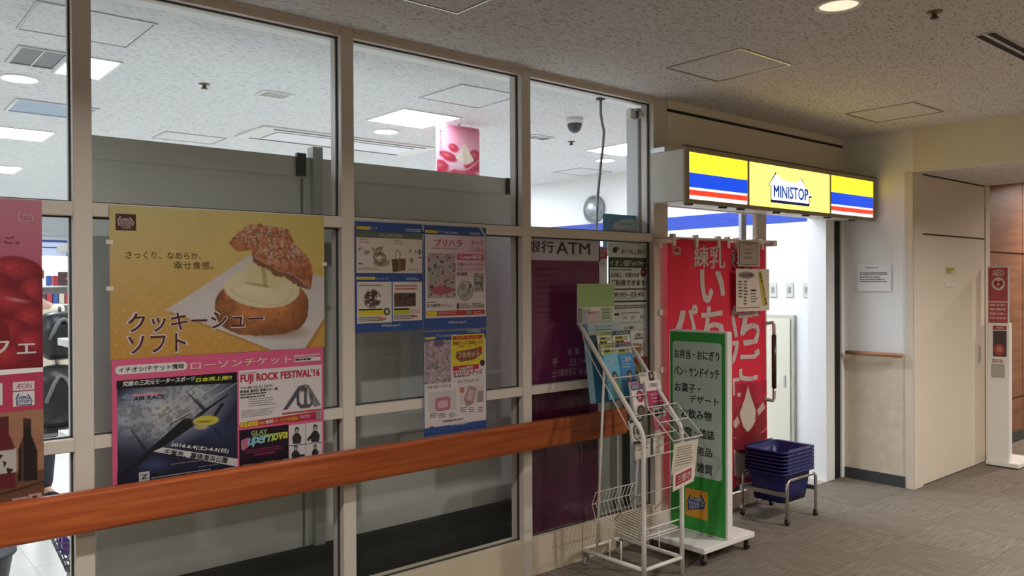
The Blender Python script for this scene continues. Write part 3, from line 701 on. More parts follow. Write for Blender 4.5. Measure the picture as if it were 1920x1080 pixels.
P.rect(42, 668, 118, 718, (240, 236, 236), 3); house_logo(P, 50, 672, 112, 714, (34, 52, 110), (226, 228, 240), 4, True)
P.rect(-90, 640, 6, 715, (240, 236, 236), 3)
def bottles(X, Y):
    C = np.zeros(X.shape+(3,)); n = vn(X*.3, Y*3, 60, 3)[..., None]; C[:] = arr((186, 128, 96)); C = C*(.86+.22*n)
    C = np.where((Y > 940)[..., None], arr((128, 80, 52))*(.8+.35*n), C); C = blend(C, arr((60, 36, 24)), (np.abs(Y-1015+(X)*.22) < 4)*.8)
    for cx, sc, cc in ((92, 1, (40, 26, 24)), (10, 1.15, (112, 28, 34)), (-120, 1.1, (40, 26, 24)), (-250, 1.1, (112, 28, 34)), (-400, 1.1, (40, 26, 24))):
        top = 760-(10 if sc > 1 else 0)
        body = inside(X, Y, [(cx-14*sc, top), (cx+14*sc, top), (cx+15*sc, top+60), (cx+34*sc, top+110), (cx+35*sc, top+215*sc), (cx-35*sc, top+215*sc), (cx-34*sc, top+110), (cx-15*sc, top+60)])
        C = blend(C, arr(cc), body*1.); C = blend(C, arr((150, 96, 80)), body*(np.abs(X-cx+18) < 4)*.5)
        C = blend(C, arr((90, 44, 40)), body*(Y < top+30)*.7)
        if sc > 1: C = blend(C, arr((206, 196, 190)), inside(X, Y, [(cx-36*sc, top+118), (cx+36*sc, top+112), (cx+36*sc, top+192), (cx-36*sc, top+200)])*1.)
    return C
P.pic(-560, 728, 150, 1120, bottles, .003, k=.4)
for x, y, r_ in ((-14, 890, 20), (8, 915, 10), (20, 940, 22), (-22, 945, 14)): P.poly([(x-2, y-14), (x+r_, y-8), (x+r_*.6, y+2), (x+2, y+10)], (60, 40, 38), 3)
P.rect(35, 1032, 92, 1062, (206, 160, 160), 3); P.rect(94, 1022, 140, 1050, (214, 170, 166), 3)
P.ellipse(64, 1046, 10, 9, (120, 36, 46), 4); P.ellipse(116, 1036, 10, 9, (100, 30, 40), 4)
P.build(o)

# --- three blue framed goods posters
BLU = mat('blue_sheet', (38, 68, 130), rough=.5)
o, P = poster('poster', 'blue framed poster with wreath and bag pictures above two yellow strips, left of the pair', 'poster', (1.802, 3.194, 1.339), .358, .505, (42, 360, 30, 45, 562, 550), mt=BLU)
P.rect(42, 30, 360, 36, (206, 206, 206), 1)
P.rect(48, 60, 110, 75, YEL, 2); P.text('ローソン', 50, 62, 106, 73, (200, 130, 40), .04); P.text('グッズ', 112, 63, 142, 75, WHT, .01); P.lines(278, 72, 358, 88, 2, WHT, 3, .4, full=.9)
P.rect(46, 82, 360, 112, (104, 112, 96), 1); P.text('RELAXATIONS', 153, 95, 262, 110, (206, 200, 190), 0)
P.rect(46, 112, 358, 280, (228, 212, 200), 1)
def wreath(X, Y):
    C = np.zeros(X.shape+(3,)); C[:] = arr((228, 212, 200)); n = vn(X, Y, 9, 5)
    r = np.sqrt((X-152)**2+((Y-213)*.95)**2); C = blend(C, arr((168, 160, 116)), ell(X, Y, 162, 232, 42, 22, 0, .2)*.9)
    C = blend(C, arr((150, 118, 100)), ((r > 14) & (r < 32))*(n > .38)*.95); C = blend(C, arr((140, 112, 96)), (inside(X, Y, [(116, 160), (168, 155), (160, 195), (130, 200)]))*(n > .4)*.9)
    C = blend(C, arr((236, 220, 190)), ell(X, Y, 150, 216, 6, 7, 0, .3)); C = blend(C, arr((150, 132, 124)), (ell(X, Y, 70, 172, 18, 14, 20, .2)+ell(X, Y, 92, 185, 18, 12, 0, .2))*(n > .42)*.9)
    C = blend(C, arr((104, 78, 60)), inside(X, Y, [(208, 216), (278, 212), (274, 268), (214, 278)])*(.75+.5*n))
    C = blend(C, arr((150, 110, 84)), inside(X, Y, [(238, 216), (252, 214), (256, 270), (240, 272)])*.8)
    C = blend(C, arr((90, 74, 66)), ((np.abs(np.sqrt(((X-238)/12)**2+((Y-196)/20)**2)-1) < .12) & (Y < 214))*.8)
    for (cx, cy, rx, ry) in ((300, 178, 11, 9), (345, 182, 11, 16), (325, 178, 6, 8), (345, 207, 16, 5), (304, 222, 11, 14)): C = blend(C, arr((120, 104, 98)), ell(X, Y, cx, cy, rx, ry, 0, .3)*(n > .36)*.95)
    return C
P.pic(46, 113, 358, 279, wreath, .0025, k=1.6); P.lines(62, 118, 105, 145, 2, (200, 160, 150), 3, .5); P.lines(220, 124, 262, 150, 2, (200, 160, 150), 3, .5); P.lines(55, 234, 86, 242, 1, DK, 3, .7); P.lines(52, 255, 170, 268, 2, (120, 110, 104), 3, .35); P.lines(290, 262, 352, 270, 1, (120, 110, 104), 3, .4)
P.rect(46, 298, 130, 312, YEL, 2); P.text('ローソン', 55, 300, 110, 311, (200, 130, 40), .04); P.text('ゲームソフト', 134, 301, 192, 313, WHT, .01); P.lines(278, 303, 352, 318, 2, WHT, 3, .4)
for (a, b) in ((48, 208), (213, 356)): P.rect(a, 322, b, 518 if a < 100 else 508, (232, 220, 212), 1)
def ghost(X, Y):
    C = np.zeros(X.shape+(3,)); C[:] = arr((232, 220, 212)); n = vn(X, Y, 11, 13)
    C = blend(C, arr((88, 66, 60)), ell(X, Y, 118, 402, 42, 48, 0, .2)*(n > .36)); C = blend(C, arr((150, 90, 90)), ell(X, Y, 100, 430, 22, 10, 20, .2)*(n > .5)); return C
P.pic(60, 345, 205, 450, ghost, .0025, k=1.6)
def crowd(X, Y):
    n = vn(X, Y, 13, 23)[..., None]; m = vn(X, Y, 22, 41)[..., None]; return arr((84, 60, 50))*(.5+1.1*n)*(1-.3*m)+arr((90, 70, 60))*m*.4
P.pic(219, 375, 325, 440, crowd, .0025, k=1.6)
P.lines(56, 335, 196, 348, 1, (160, 130, 120), 3, .5); P.lines(222, 338, 348, 366, 2, (200, 84, 74), 3, .5, full=.85)
P.rect(55, 452, 196, 480, YEL, 2); P.rect(55, 450, 165, 457, DK, 3); P.ellipse(184, 462, 15, 17, (70, 64, 50), 4); P.ellipse(184, 462, 9, 10, (210, 200, 150), 5)
P.rect(218, 448, 296, 476, (200, 200, 50), 2); P.rect(218, 448, 290, 456, DK, 3); P.rect(297, 452, 348, 472, (230, 190, 180), 2)
P.lines(56, 488, 190, 512, 3, (110, 90, 84), 3, .5, seed=4); P.rect(145, 492, 180, 500, (214, 110, 70), 4); P.lines(218, 480, 346, 504, 3, (110, 90, 84), 3, .5, seed=8); P.rect(300, 482, 330, 490, (214, 90, 70), 4)
P.text('お申込はLoppiで!', 160, 522, 248, 536, WHT, .02)
P.build(o)
o, P = poster('poster', 'blue framed poster with pink katakana title and round plate, right of the pair', 'poster', (2.170, 3.1935, 1.335), .375, .508, (370, 657, 50, 62, 555, 545), mt=BLU)
P.rect(370, 50, 657, 56, (206, 206, 206), 1); P.poly([(622, 66), (632, 66), (657, 105), (648, 108)], (190, 200, 206), 3)
P.rect(374, 80, 428, 93, YEL, 2); P.text('ローソン', 378, 82, 424, 92, (200, 130, 40), .04); P.text('アニメ&CHARA', 432, 84, 522, 95, WHT, .01); P.lines(574, 90, 645, 104, 2, WHT, 3, .4)
def pinkbg(X, Y):
    C = np.zeros(X.shape+(3,)); t = np.clip((X-372)/280, 0, 1)*np.clip(1-np.abs(Y-190)/190, 0, 1); C[:] = arr((236, 222, 214)); return blend(C, arr((226, 176, 196)), t*.9+.12)
P.pic(374, 100, 655, 498, pinkbg, .006, k=.2)
P.text('プリハラ', 416, 122, 540, 156, (206, 96, 118), .04, 3); P.lines(400, 163, 560, 172, 1, (206, 150, 160), 3, .6); P.text('キャラ', 585, 128, 642, 150, (170, 110, 140), .01); P.text('ジュエル', 580, 162, 645, 180, (170, 110, 140), .01)
def florid(X, Y):
    C = np.zeros(X.shape+(3,)); a = vn(X, Y, 16, 51)[..., None]; b = vn(X, Y, 11, 61)[..., None]; c = vn(X, Y, 24, 71)[..., None]
    C[:] = arr((206, 196, 190)); C = C*(1-.35*a)+arr((140, 170, 140))*.35*a*c; C = np.where(b > .66, arr((70, 62, 62)), C); C = blend(C, arr((206, 130, 140)), (c[..., 0] > .55)*.45)
    C = blend(C, arr((196, 70, 84)), (ell(X, Y, 447, 365, 56, 22, 0, .2))*.75); return C
P.pic(384, 188, 510, 402, florid, .0028, k=1.6)
P.rect(518, 192, 646, 222, (214, 96, 128), 2); P.text('Loppi限定', 536, 196, 634, 218, WHT, .03)
P.text('応援メッセージ入り', 518, 232, 645, 250, (200, 120, 140), .02); P.text('3Dタペストリーセット', 518, 258, 640, 274, (200, 130, 140), .02); P.text('先行発売', 516, 280, 564, 296, (90, 70, 70), .03)
P.ellipse(556, 368, 38, 48, (150, 146, 140), 2); P.ellipse(556, 368, 34, 43, (196, 190, 178), 3)
def flor2(X, Y):
    a = vn(X, Y, 10, 81)[..., None]; return arr((170, 160, 154))*(.45+.9*a)
P.pic(598, 284, 642, 372, flor2, .003, k=1.6)
for (x, y, rx, ry, c) in ((545, 350, 12, 16, (160, 150, 130)), (570, 372, 12, 18, (170, 150, 140)), (550, 392, 14, 12, (150, 160, 140)), (578, 345, 6, 12, (120, 110, 104))): P.ellipse(x, y, rx, ry, c, 4)
P.lines(380, 420, 440, 428, 1, (110, 90, 90), 3, .5); P.text('2,120円', 380, 430, 438, 446, DK, .03); P.lines(440, 434, 505, 450, 2, (160, 130, 130), 3, .3); P.rect(516, 428, 524, 456, DK, 3); P.lines(527, 430, 582, 456, 3, DK, 3, .4); P.lines(588, 428, 645, 454, 3, DK, 3, .4)
P.rect(378, 464, 648, 488, (204, 54, 56), 2); P.rect(380, 466, 424, 488, YEL, 3); P.lines(430, 468, 545, 484, 2, (240, 190, 180), 3, .4); P.rect(558, 460, 584, 486, (170, 130, 120), 3); P.lines(592, 468, 640, 484, 2, WHT, 3, .4)
P.text('お申込はLoppiで!', 476, 512, 560, 526, WHT, .02)
P.build(o)
o, P = poster('poster', 'blue framed poster with yellow and red headings hanging lowest, over the handrail', 'poster', (2.163, 3.1925, .83), .378, .495, (362, 657, 560, 570, 1050, 1010), mt=BLU)
P.rect(366, 582, 414, 594, YEL, 2); P.text('ローソン', 369, 584, 411, 593, (200, 130, 40), .04); P.text('アニメ&CHARA', 418, 576, 512, 586, WHT, .01); P.lines(565, 566, 645, 580, 2, WHT, 3, .4)
P.rect(364, 600, 655, 1010, (232, 222, 220), 1)
def florid3(X, Y):
    a = vn(X, Y, 14, 91)[..., None]; b = vn(X, Y, 9, 95)[..., None]; c = vn(X, Y, 28, 97)[..., None]
    C = arr((206, 190, 196))*(.55+.6*a); C = np.where(b > .68, arr((80, 66, 76)), C); C = blend(C, arr((210, 150, 170)), (c[..., 0] > .5)*.4); C = blend(C, arr((110, 80, 120)), ell(X, Y, 430, 615, 30, 24, 0, .4)*.8); return C
P.pic(366, 600, 486, 803, florid3, .0028, k=1.6)
P.rect(489, 582, 648, 726, YEL, 1.5); P.rect(494, 588, 638, 606, (210, 60, 40), 2.5); P.text('ワンダーフレーバー', 510, 590, 622, 604, YEL, .03); P.text('特製グッズで応援しよう', 496, 612, 636, 630, (180, 90, 30), .03); P.text('セット', 520, 632, 620, 642, (190, 100, 30), .02)
P.poly([(512, 660), (620, 648), (640, 672), (600, 700), (530, 708), (508, 688)], (150, 90, 70), 3); P.text('フルセット', 520, 664, 622, 690, (236, 200, 150), .05); P.ellipse(626, 654, 10, 12, (200, 60, 60), 4)
P.rect(495, 726, 620, 748, (214, 40, 60), 2.5); P.text('Loppi限定', 524, 729, 592, 745, WHT, .03); P.ellipse(637, 718, 12, 14, (60, 50, 46), 4)
P.text('オリジナルグッズ', 496, 750, 636, 772, (200, 40, 80), .04); P.lines(500, 772, 600, 782, 1, (120, 90, 90), 3, .6)
P.text('スタンダードグッズ', 376, 810, 484, 826, (110, 90, 90), .01); P.text('プレミアムグッズ', 516, 790, 618, 806, (110, 90, 90), .01)
P.rect(380, 842, 510, 935, (214, 204, 200), 2); P.rrect(412, 868, 482, 932, 16, (206, 120, 140), 3); P.rrect(424, 884, 470, 918, 10, (226, 180, 186), 4)
P.rect(525, 824, 642, 905, (224, 208, 200), 2); P.poly([(545, 880), (572, 818), (608, 830), (590, 900), (560, 915)], (190, 140, 140), 3); P.poly([(556, 876), (574, 834), (596, 842), (582, 890)], (214, 190, 180), 4); P.rect(612, 845, 640, 895, (170, 150, 144), 3); P.rect(526, 826, 548, 850, (214, 120, 110), 3)
for x in (388, 428, 474): P.lines(x, 942, x+34, 966, 3, (90, 70, 70), 3, .4, seed=x)
for x in (530, 570, 614): P.lines(x, 918, x+30, 944, 3, (90, 70, 70), 3, .4, seed=x)
P.text('お申込締切 6月13日まで', 446, 974, 545, 985, DK, .02); P.rect(384, 1002, 404, 1008, REDC, 3); P.text('お申込はLoppiで!', 482, 988, 568, 1004, WHT, .02)
P.build(o)

# --- purple bank poster inside the glass
PUR = mat('purple_film', (110, 28, 78), rough=.35)
o = thing('poster', 'large purple bank machine poster with a grey heading inside the third window', 'poster', (2.868, 3.262, 1.012))
box(.0, .575, 0, .001, 0, .672).build('sheet', PUR, o)
box(.0, .585, 0, .001, .672, .79).build('heading_band', mat('heading_film', (206, 200, 214), rough=.4), o)
P = Print(.585, .79, 55, 412, 45, 45, 805, 770)
P.text('銀行', 60, 60, 186, 120, (84, 44, 62), .012, 3); P.text('ATM', 196, 60, 358, 122, (84, 44, 62), .012, 3)
LAV = (206, 190, 206)
P.text('営 業', 245, 622, 305, 655, LAV, 0, 3); P.text('平', 174, 675, 200, 712, LAV, 0, 3); P.text('日', 258, 675, 284, 712, LAV, 0, 3); P.text('7:45', 298, 675, 350, 700, LAV, 0, 3)
P.text('土日曜祝祭日', 174, 732, 284, 770, LAV, 0, 3); P.text('9:00', 298, 730, 370, 762, LAV, 0, 3)
P.poly([(68, 498), (68, 480), (80, 495)], (200, 180, 190), 3)
P.lines(100, 200, 210, 460, 8, (112, 24, 74), 2, .25, seed=2)
P.build(o)
o = thing('poster', 'plain purple film panel, shade painted in, behind the handrail at the bottom of the third window', 'poster', (2.868, 3.262, .2))
box(0, .56, 0, .001, 0, .76).build('sheet', mat('shaded_purple_film', (82, 18, 56), rough=.35), o)  # same purple film, painted darker to stand for the weaker light down here
o = thing('poster', 'small blue poster with white cloud shape and katakana standing behind the upper glass', 'poster', (3.565, 3.345, 1.72))
box(0, .33, 0, .002, 0, .255).build('sheet', mat('steel_blue_sheet', (96, 150, 184), rough=.5), o)
P = Print(.33, .255, 440, 640, 728, 732, 900, 900)
P.poly([(455, 900), (458, 820), (480, 795), (500, 765), (540, 748), (600, 745), (640, 762), (640, 900)], (214, 226, 232), 1)
P.text('㈱', 480, 788, 506, 812, (60, 80, 110), .01); P.text('ミニストップ', 518, 790, 640, 812, (60, 60, 80), .03); P.lines(525, 765, 620, 775, 1, (130, 150, 170), 3, .5); P.lines(530, 822, 640, 850, 2, (110, 130, 150), 3, .4)
P.build(o)
o = thing('poster', 'narrow pink and white leaflet on the glass between purple and green bank posters', 'poster', (3.44, 3.262, 1.545))
box(0, .07, 0, .001, 0, .225).build('sheet', mat('white_sheet', (226, 228, 236), rough=.5), o)
P = Print(.07, .225, 412, 458, 105, 107, 285, 285); P.rect(416, 108, 458, 135, (230, 150, 190), 1); P.rect(416, 135, 458, 162, (206, 60, 110), 2); P.lines(418, 140, 452, 156, 2, WHT, 3, .5); P.lines(420, 168, 452, 200, 4, (130, 120, 150), 3, .35); P.build(o)
o, P = poster('poster', 'white and green bank notice with opening hours inside the third window', 'poster', (3.520, 3.262, 1.272), .37, .518, (190, 512, 68, 84, 735, 745), mt=mat('grey_white_sheet', (214, 218, 206), rough=.5))
P.poly([(228, 100), (250, 95), (262, 120), (240, 140), (222, 136)], (40, 66, 50), 2); P.text('P', 245, 98, 272, 138, (40, 66, 50), .04); P.text('ゆうちょ銀行', 290, 110, 475, 152, (96, 110, 96), .01)
P.rect(190, 172, 512, 250, (42, 84, 54), 1); P.rect(190, 250, 200, 510, (42, 84, 54), 1); P.rect(500, 250, 512, 512, (42, 84, 54), 1); P.rect(190, 505, 512, 518, (30, 50, 36), 1)
P.text('イオン銀行ATM', 200, 192, 455, 240, (226, 230, 214), .03); P.text('では', 460, 218, 492, 236, (226, 230, 214), .02)
P.lines(206, 264, 430, 278, 1, (100, 96, 88), 3, .6); P.text('お引出し・お預入れが', 206, 288, 430, 326, (96, 90, 84), .02); P.text('ご利用できます!', 208, 345, 488, 392, (60, 56, 52), .03)
P.ellipse(463, 297, 24, 38, (140, 50, 50), 3); P.text('手数料', 446, 288, 480, 302, (236, 220, 210), .02, 5)
P.rect(220, 412, 484, 424, (130, 60, 60), 3); P.text('00:05~23:45', 224, 442, 462, 476, (90, 70, 66), .03); P.lines(225, 484, 480, 492, 1, (130, 124, 116), 3, .5)
P.lines(218, 542, 486, 575, 2, (80, 76, 72), 3, .55, full=.95); P.rect(218, 602, 270, 618, DK, 3); P.lines(285, 602, 484, 612, 1, (120, 116, 110), 3, .6)
for x in (300, 360, 435): P.lines(x, 632, x+38, 660, 2, (140, 134, 126), 3, .5, seed=x)
P.lines(280, 676, 486, 690, 2, (150, 146, 138), 3, .35); P.text('イオン銀行', 300, 708, 386, 734, (90, 60, 60), .03)
P.build(o)
o, P = poster('sticker', 'white ticket sticker with orange lettering on the glass above a red strip', 'sticker', (3.718, 3.262, 1.105), .175, .162, (375, 520, 750, 750, 940, 940))
P.ellipse(432, 790, 28, 22, (90, 90, 86), 2); P.ellipse(432, 790, 24, 18, (222, 218, 208), 3); P.ellipse(432, 784, 8, 8, (70, 70, 66), 4); P.rect(395, 804, 470, 812, (120, 120, 112), 3)
P.text('チケット', 384, 838, 482, 868, (226, 112, 50), .04); P.ellipse(440, 885, 42, 30, (240, 226, 200), 2); P.text('発売中', 398, 872, 474, 896, (226, 130, 40), .06); P.build(o)
o, P = poster('sticker', 'red and yellow sticker strip low on the glass beneath the ticket sticker', 'sticker', (3.745, 3.262, 1.014), .15, .088, (400, 522, 945, 945, 1045, 1045), mt=mat('red_sheet', (190, 44, 48), rough=.5))
P.rect(400, 990, 522, 1045, (226, 190, 60), 1); P.text('AED', 450, 958, 495, 978, WHT, .03); P.lines(452, 1005, 500, 1020, 1, (160, 90, 40), 3, .6); P.build(o)

# hanging dessert poster inside
o, P = poster('poster', 'pink dessert poster with rounded corners hanging from the shop ceiling', 'poster', (3.232, 4.6, 2.12), .38, .555, (537, 777, 515, 530, 962, 962), no_sheet=True)
rp = []
for cx, cz, a in ((.36, .535, 0), (.02, .535, PI/2), (.02, .02, PI), (.36, .02, 3*PI/2)):
    for i in range(5): rp.append((cx+.02*math.cos(a+PI/2*i/4), cz+.02*math.sin(a+PI/2*i/4)))
MB().prism(rp, 'y', 0, .003).build('sheet', mat('pink_card', (232, 150, 170), rough=.4), o)
def parfait(X, Y):
    C = np.zeros(X.shape+(3,)); t = np.clip((Y-520)/200, 0, 1)[..., None]; C[:] = arr((236, 128, 150))*(1-t)+arr((240, 196, 206))*t
    for (cx, cy, rx, ry, r) in ((560, 760, 50, 46, 0), (630, 650, 34, 26, 30), (750, 690, 40, 46, 0), (740, 740, 60, 44, 0), (600, 700, 60, 30, 20), (680, 800, 100, 40, 0)):
        C = blend(C, arr((206, 50, 74)), ell(X, Y, cx, cy, rx, ry, r, .3)); C = blend(C, arr((240, 130, 140)), ell(X, Y, cx-8, cy-8, rx*.5, ry*.4, r, .9)*.7)
    C = blend(C, arr((240, 222, 196)), inside(X, Y, [(690, 618), (715, 660), (745, 712), (700, 740), (640, 705), (668, 665)])*1.)
    C = blend(C, arr((214, 190, 160)), inside(X, Y, [(690, 618), (700, 660), (706, 738), (692, 740), (680, 670)])*.6)
    C = blend(C, arr((240, 170, 186)), (np.abs(Y-(770-((X-670)/100.)**2*60)) < 5)*.9)
    C = blend(C, arr((200, 60, 84)), (Y > 800)*.8); return C
P.pic(541, 522, 773, 950, parfait, .003)
for i, ch in enumerate('練乳いちごパフェ'): P.text(ch, 553, 556+i*18, 567, 570+i*18, (120, 50, 60), .01)
P.lines(712, 541, 765, 546, 1, (150, 70, 84), 3, .5); P.build(o)
MB().tube([(.20, 0, .555), (.20, -.002, .575)], .009, 8).tube([(.20, 0, .57), (.16, -.1, .568)], .002, 5).build('hanging_clip', ALU, o)

# ================================================================== RED BANNERS
def fold(ph, amp=.009):
    return lambda u, v: amp*(np.sin(u*17+ph+v*1.1)+.5*np.sin(u*31+ph*2-v*.7))
REDB = (226, 30, 62)
def banner(label, loc, w_, h_, ph, quad, top):
    o = thing('banner', label, 'banner', loc, 0, None); wp = fold(ph)
    mb = MB(); nu, nv = 44, 24; vs = []; fs = []
    for j in range(nv+1):
        for i in range(nu+1): u, v = w_*i/nu, h_*j/nv; vs.append((u, float(wp(u, v)), v))
    for j in range(nv):
        for i in range(nu): a = j*(nu+1)+i; fs.append((a, a+1, a+nu+2, a+nu+1))
    mb._add(vs, fs, True); c = mb.build('cloth', mat('red_banner_cloth', REDB, rough=.7), o)
    sm = c.modifiers.new('thickness', 'SOLIDIFY'); sm.thickness = .0008; sm.offset = 1
    for x in (.04, w_*.40, w_*.75, w_-.06): MB().box(x-.013, x+.013, -.014, .016, h_-.045, h_+.03).build('loop', mat('cream_loop', (226, 206, 190), rough=.6), o)
    P = Print(w_, h_, *quad, warp=wp); return o, P
BW = (246, 222, 216)
# banner 1: drafted in metres: quad x 0..w, y from 0 (top) to h (bottom)
W1, H1 = .67, 1.65
o, P = banner('red banner with white hiragana, left one, behind the green standing sign', (3.94, 3.150, .178), W1, H1, .4, (0, 670, 0, 0, 1650, 1650), 1)
house_logo(P, 40, 40, 112, 86, BW, REDB, 4, True); P.rect(52, 92, 100, 98, BW, 4)
P.text('練', 258, 36, 402, 175, BW, .02, 5); P.text('乳', 412, 36, 560, 180, BW, .02, 5)
for ch, a, b, c_, d_ in (('い', 325, 192, 550, 400), ('ち', 335, 432, 540, 660), ('ご', 335, 700, 550, 910)): P.text(ch, a, b, c_, d_, BW, .05, 5)
for ch, a, b, c_, d_ in (('パ', 45, 415, 285, 610), ('フ', 60, 660, 270, 850), ('ェ', 80, 900, 260, 1030)): P.text(ch, a, b, c_, d_, BW, .05, 5)
def bowl(x0, y0, s):
    def f(X, Y):
        x = (X-x0)/s; y = (Y-y0)/s; C = np.zeros(X.shape+(3,)); C[:] = arr(REDB); n = vn(x*300, y*300, 60, 6)[..., None]
        C = blend(C, arr((238, 214, 204)), ell(x, y, .5, 1.18, .62, .34, 0, .06)*(y > 1.0))
        C = blend(C, arr((178, 24, 42)), (ell(x, y, .5, .62, .62, .34, 0, .05))); C = C*(.8+.35*n)
        C = blend(C, arr((236, 130, 130)), ((np.abs(np.sqrt(((x-.5)/.6)**2+((y-.66)/.2)**2)-1) < .05) & (y > .62))*.8)
        C = blend(C, arr((150, 22, 38)), ((ell(x, y, .5, .78, .56, .34, 0, .05)) > .5)*(y > .82)*1.)
        C = blend(C, arr((246, 226, 206)), inside(x, y, [(.5, .0), (.56, .18), (.68, .42), (.66, .60), (.56, .72), (.50, .76), (.40, .66), (.30, .44), (.44, .2)])*1.)
        C = blend(C, arr((240, 190, 180)), (inside(x, y, [(.02, .55), (.2, .46), (.3, .58), (.12, .66)]) | inside(x, y, [(.72, .42), (.95, .3), (1., .42), (.78, .52)]))*1.)
        return C
    return f
P.pic(0, 960, 670, 1650, bowl(190, 985, 414), .006, k=2)
P.build(o, .7)
W2, H2 = .605, 1.65
o, P = banner('red banner with white hiragana and dessert bowl picture, right one beside the door handle', (4.455, 3.182, .178), W2, H2, 2.2, (0, 605, 0, 0, 1650, 1650), 1)
P.text('練', 95, 40, 235, 182, BW, .02, 5); P.text('乳', 245, 40, 385, 182, BW, .02, 5)
for ch, a, b, c_, d_ in (('い', 260, 200, 470, 410), ('ち', 280, 440, 500, 700), ('ご', 285, 735, 505, 945)): P.text(ch, a, b, c_, d_, BW, .05, 5)
for ch, a, b, c_, d_ in (('パ', 50, 430, 262, 640), ('フ', 50, 670, 268, 860), ('ェ', 100, 920, 292, 1045)): P.text(ch, a, b, c_, d_, BW, .05, 5)
P.pic(0, 962, 605, 1650, bowl(168, 985, 414), .005, k=2)
P.build(o, .7)
o = thing('banner_pole', 'thin cream horizontal pole holding both red banners on the shop front', 'pole', (4.5, 3.15, 1.83))
MB().tube([(-.57, 0, 0), (.62, .01, .012)], .009, 8).build('pole', mat('cream_pole', (222, 210, 192), rough=.5), o)
MB().box(-.64, -.50, -.012, .04, -.03, -.008).build('pole_tape', mat('cream_loop', (226, 206, 190)), o); MB().box(.58, .63, -.012, .06, -.02, .02).build('pole_tape', mat('cream_loop', (226, 206, 190)), o)
for i, (x, z) in enumerate(((3.94, 1.79), (3.945, 1.375), (3.955, 1.02))):
    tag(box(x-.045, x+.045, 3.188, 3.199, z-.018, z+.018).build('tape_tab', mat('cream_tape', (230, 216, 200), rough=.5), None, bevel=.002),
        ['cream tape tab at the top corner of the left red banner', 'cream tape tab on the post beside the left red banner, middle height', 'lowest cream tape tab on the post left of the green sign'][i], 'tape')

# notices at the door leaf
o, P = poster('notice', 'small dark-framed notice taped over the right red banner', 'notice', (4.615, 3.115, 1.664), .262, .170, (0, 262, 0, 0, 170, 170), mt=mat('clear_sleeve', (196, 178, 168), rough=.2))
P.rect(14, 8, 236, 160, (78, 66, 60), 1); P.rect(20, 13, 230, 155, (206, 182, 172), 2); P.lines(60, 22, 190, 27, 1, (120, 90, 80), 3, .6); P.text('お知らせ', 80, 48, 180, 68, (130, 100, 90), 0); P.lines(70, 78, 190, 90, 1, (120, 90, 80), 3, .6); P.lines(66, 106, 190, 124, 2, (110, 84, 76), 3, .5); P.lines(150, 142, 220, 147, 1, (90, 70, 60), 3, .6); P.build(o)
o, P = poster('notice', 'white recruitment flyer with yellow slanted strip taped over the right red banner', 'notice', (4.592, 3.113, 1.362), .395, .285, (0, 395, 0, 0, 285, 285), mt=mat('flyer_paper', (222, 206, 190), rough=.5))
P.ellipse(120, 42, 96, 24, (170, 146, 138), 2); P.text('スタッフ募集', 50, 32, 190, 52, (110, 86, 80), .03)
P.lines(24, 80, 78, 200, 6, (140, 116, 108), 3, .5, seed=11); P.lines(88, 80, 130, 250, 8, (120, 96, 90), 3, .5, seed=12); P.rect(170, 140, 230, 152, DK, 3); P.lines(170, 165, 250, 235, 4, (120, 96, 88), 3, .35)
P.poly([(258, 18), (300, 12), (368, 246), (312, 258)], (228, 206, 70), 2)
for i, ch in enumerate('急募!スタッフ募集'): P.text(ch, 268+i*9, 24+i*25, 292+i*9, 44+i*25, (110, 80, 40), .03, 4, rot=-12)
P.lines(20, 258, 370, 268, 1, (130, 110, 100), 3, .6); P.build(o)
o, P = poster('notice', 'white paper notice on the white recess wall above the slim handrail', 'notice', (6.192, 3.088, 1.483), .268, .211, (0, 268, 0, 0, 211, 211), rz=-PI/2, mt=mat('notice_paper', (238, 238, 238), rough=.5))
P.lines(70, 26, 200, 36, 1, (120, 120, 120), 3, .6); P.lines(24, 66, 250, 90, 2, (110, 110, 110), 3, .5, full=.95); P.lines(24, 98, 240, 150, 3, (120, 120, 120), 3, .45); P.build(o)
o, P = poster('sticker', 'small yellow lettered sticker on the cream flush door', 'sticker', (6.78, 2.657, 1.555), .2, .115, (0, 200, 0, 0, 115, 115), no_sheet=True)
box(0, .2, -.0006, .002, .06, .115).build('sheet', mat('sticker_film', (206, 196, 150), rough=.5), o)
P.text('関係者以外', 10, 6, 150, 30, (206, 190, 50), .05, 3); P.lines(12, 34, 130, 50, 2, (150, 140, 96), 3, .5); P.build(o)
tag(box(6.77, 6.94, 2.6555, 2.659, 1.515, 1.535).build('sticker', mat('white_strip', (222, 216, 204), rough=.5), None), 'tiny white strip sticker under the yellow sticker on the flush door', 'sticker')

# ================================================================== LIT SIGN BOX
SY = 2.94
sg = thing('sign_box', 'backlit yellow, blue and red shop sign box above the entrance', 'sign', (3.83, SY, 2.035))
CAS = mat('sign_casing', (196, 190, 176), rough=.45)
MB().box(0, 2.33, .006, .255, 0, .305).build('casing', CAS, sg, bevel=.004)
fm = MB()
fm.box(-.012, 2.342, -.012, .006, -.014, .012).box(-.012, 2.342, -.012, .006, .288, .318).box(-.012, .028, -.012, .006, .012, .288).box(2.31, 2.342, -.012, .006, .012, .288)
fm.build('front_frame', mat('sign_frame', (150, 138, 112), rough=.5), sg, bevel=.002)
MB().box(-.02, 2.35, -.016, .01, .316, .324).build('top_trim', mat('dark_trim', (70, 60, 46), rough=.5), sg)
MB().box(-.0, .06, .15, .259, .305, .335).build('wall_bracket', ALU, sg)
GY = glow((255, 226, 46), 1.7); GB = glow((20, 74, 220), 1.1); GR = glow((236, 60, 40), 1.3); GW = glow((255, 244, 236), 1.5); GYC = glow((255, 236, 96), 2.3)
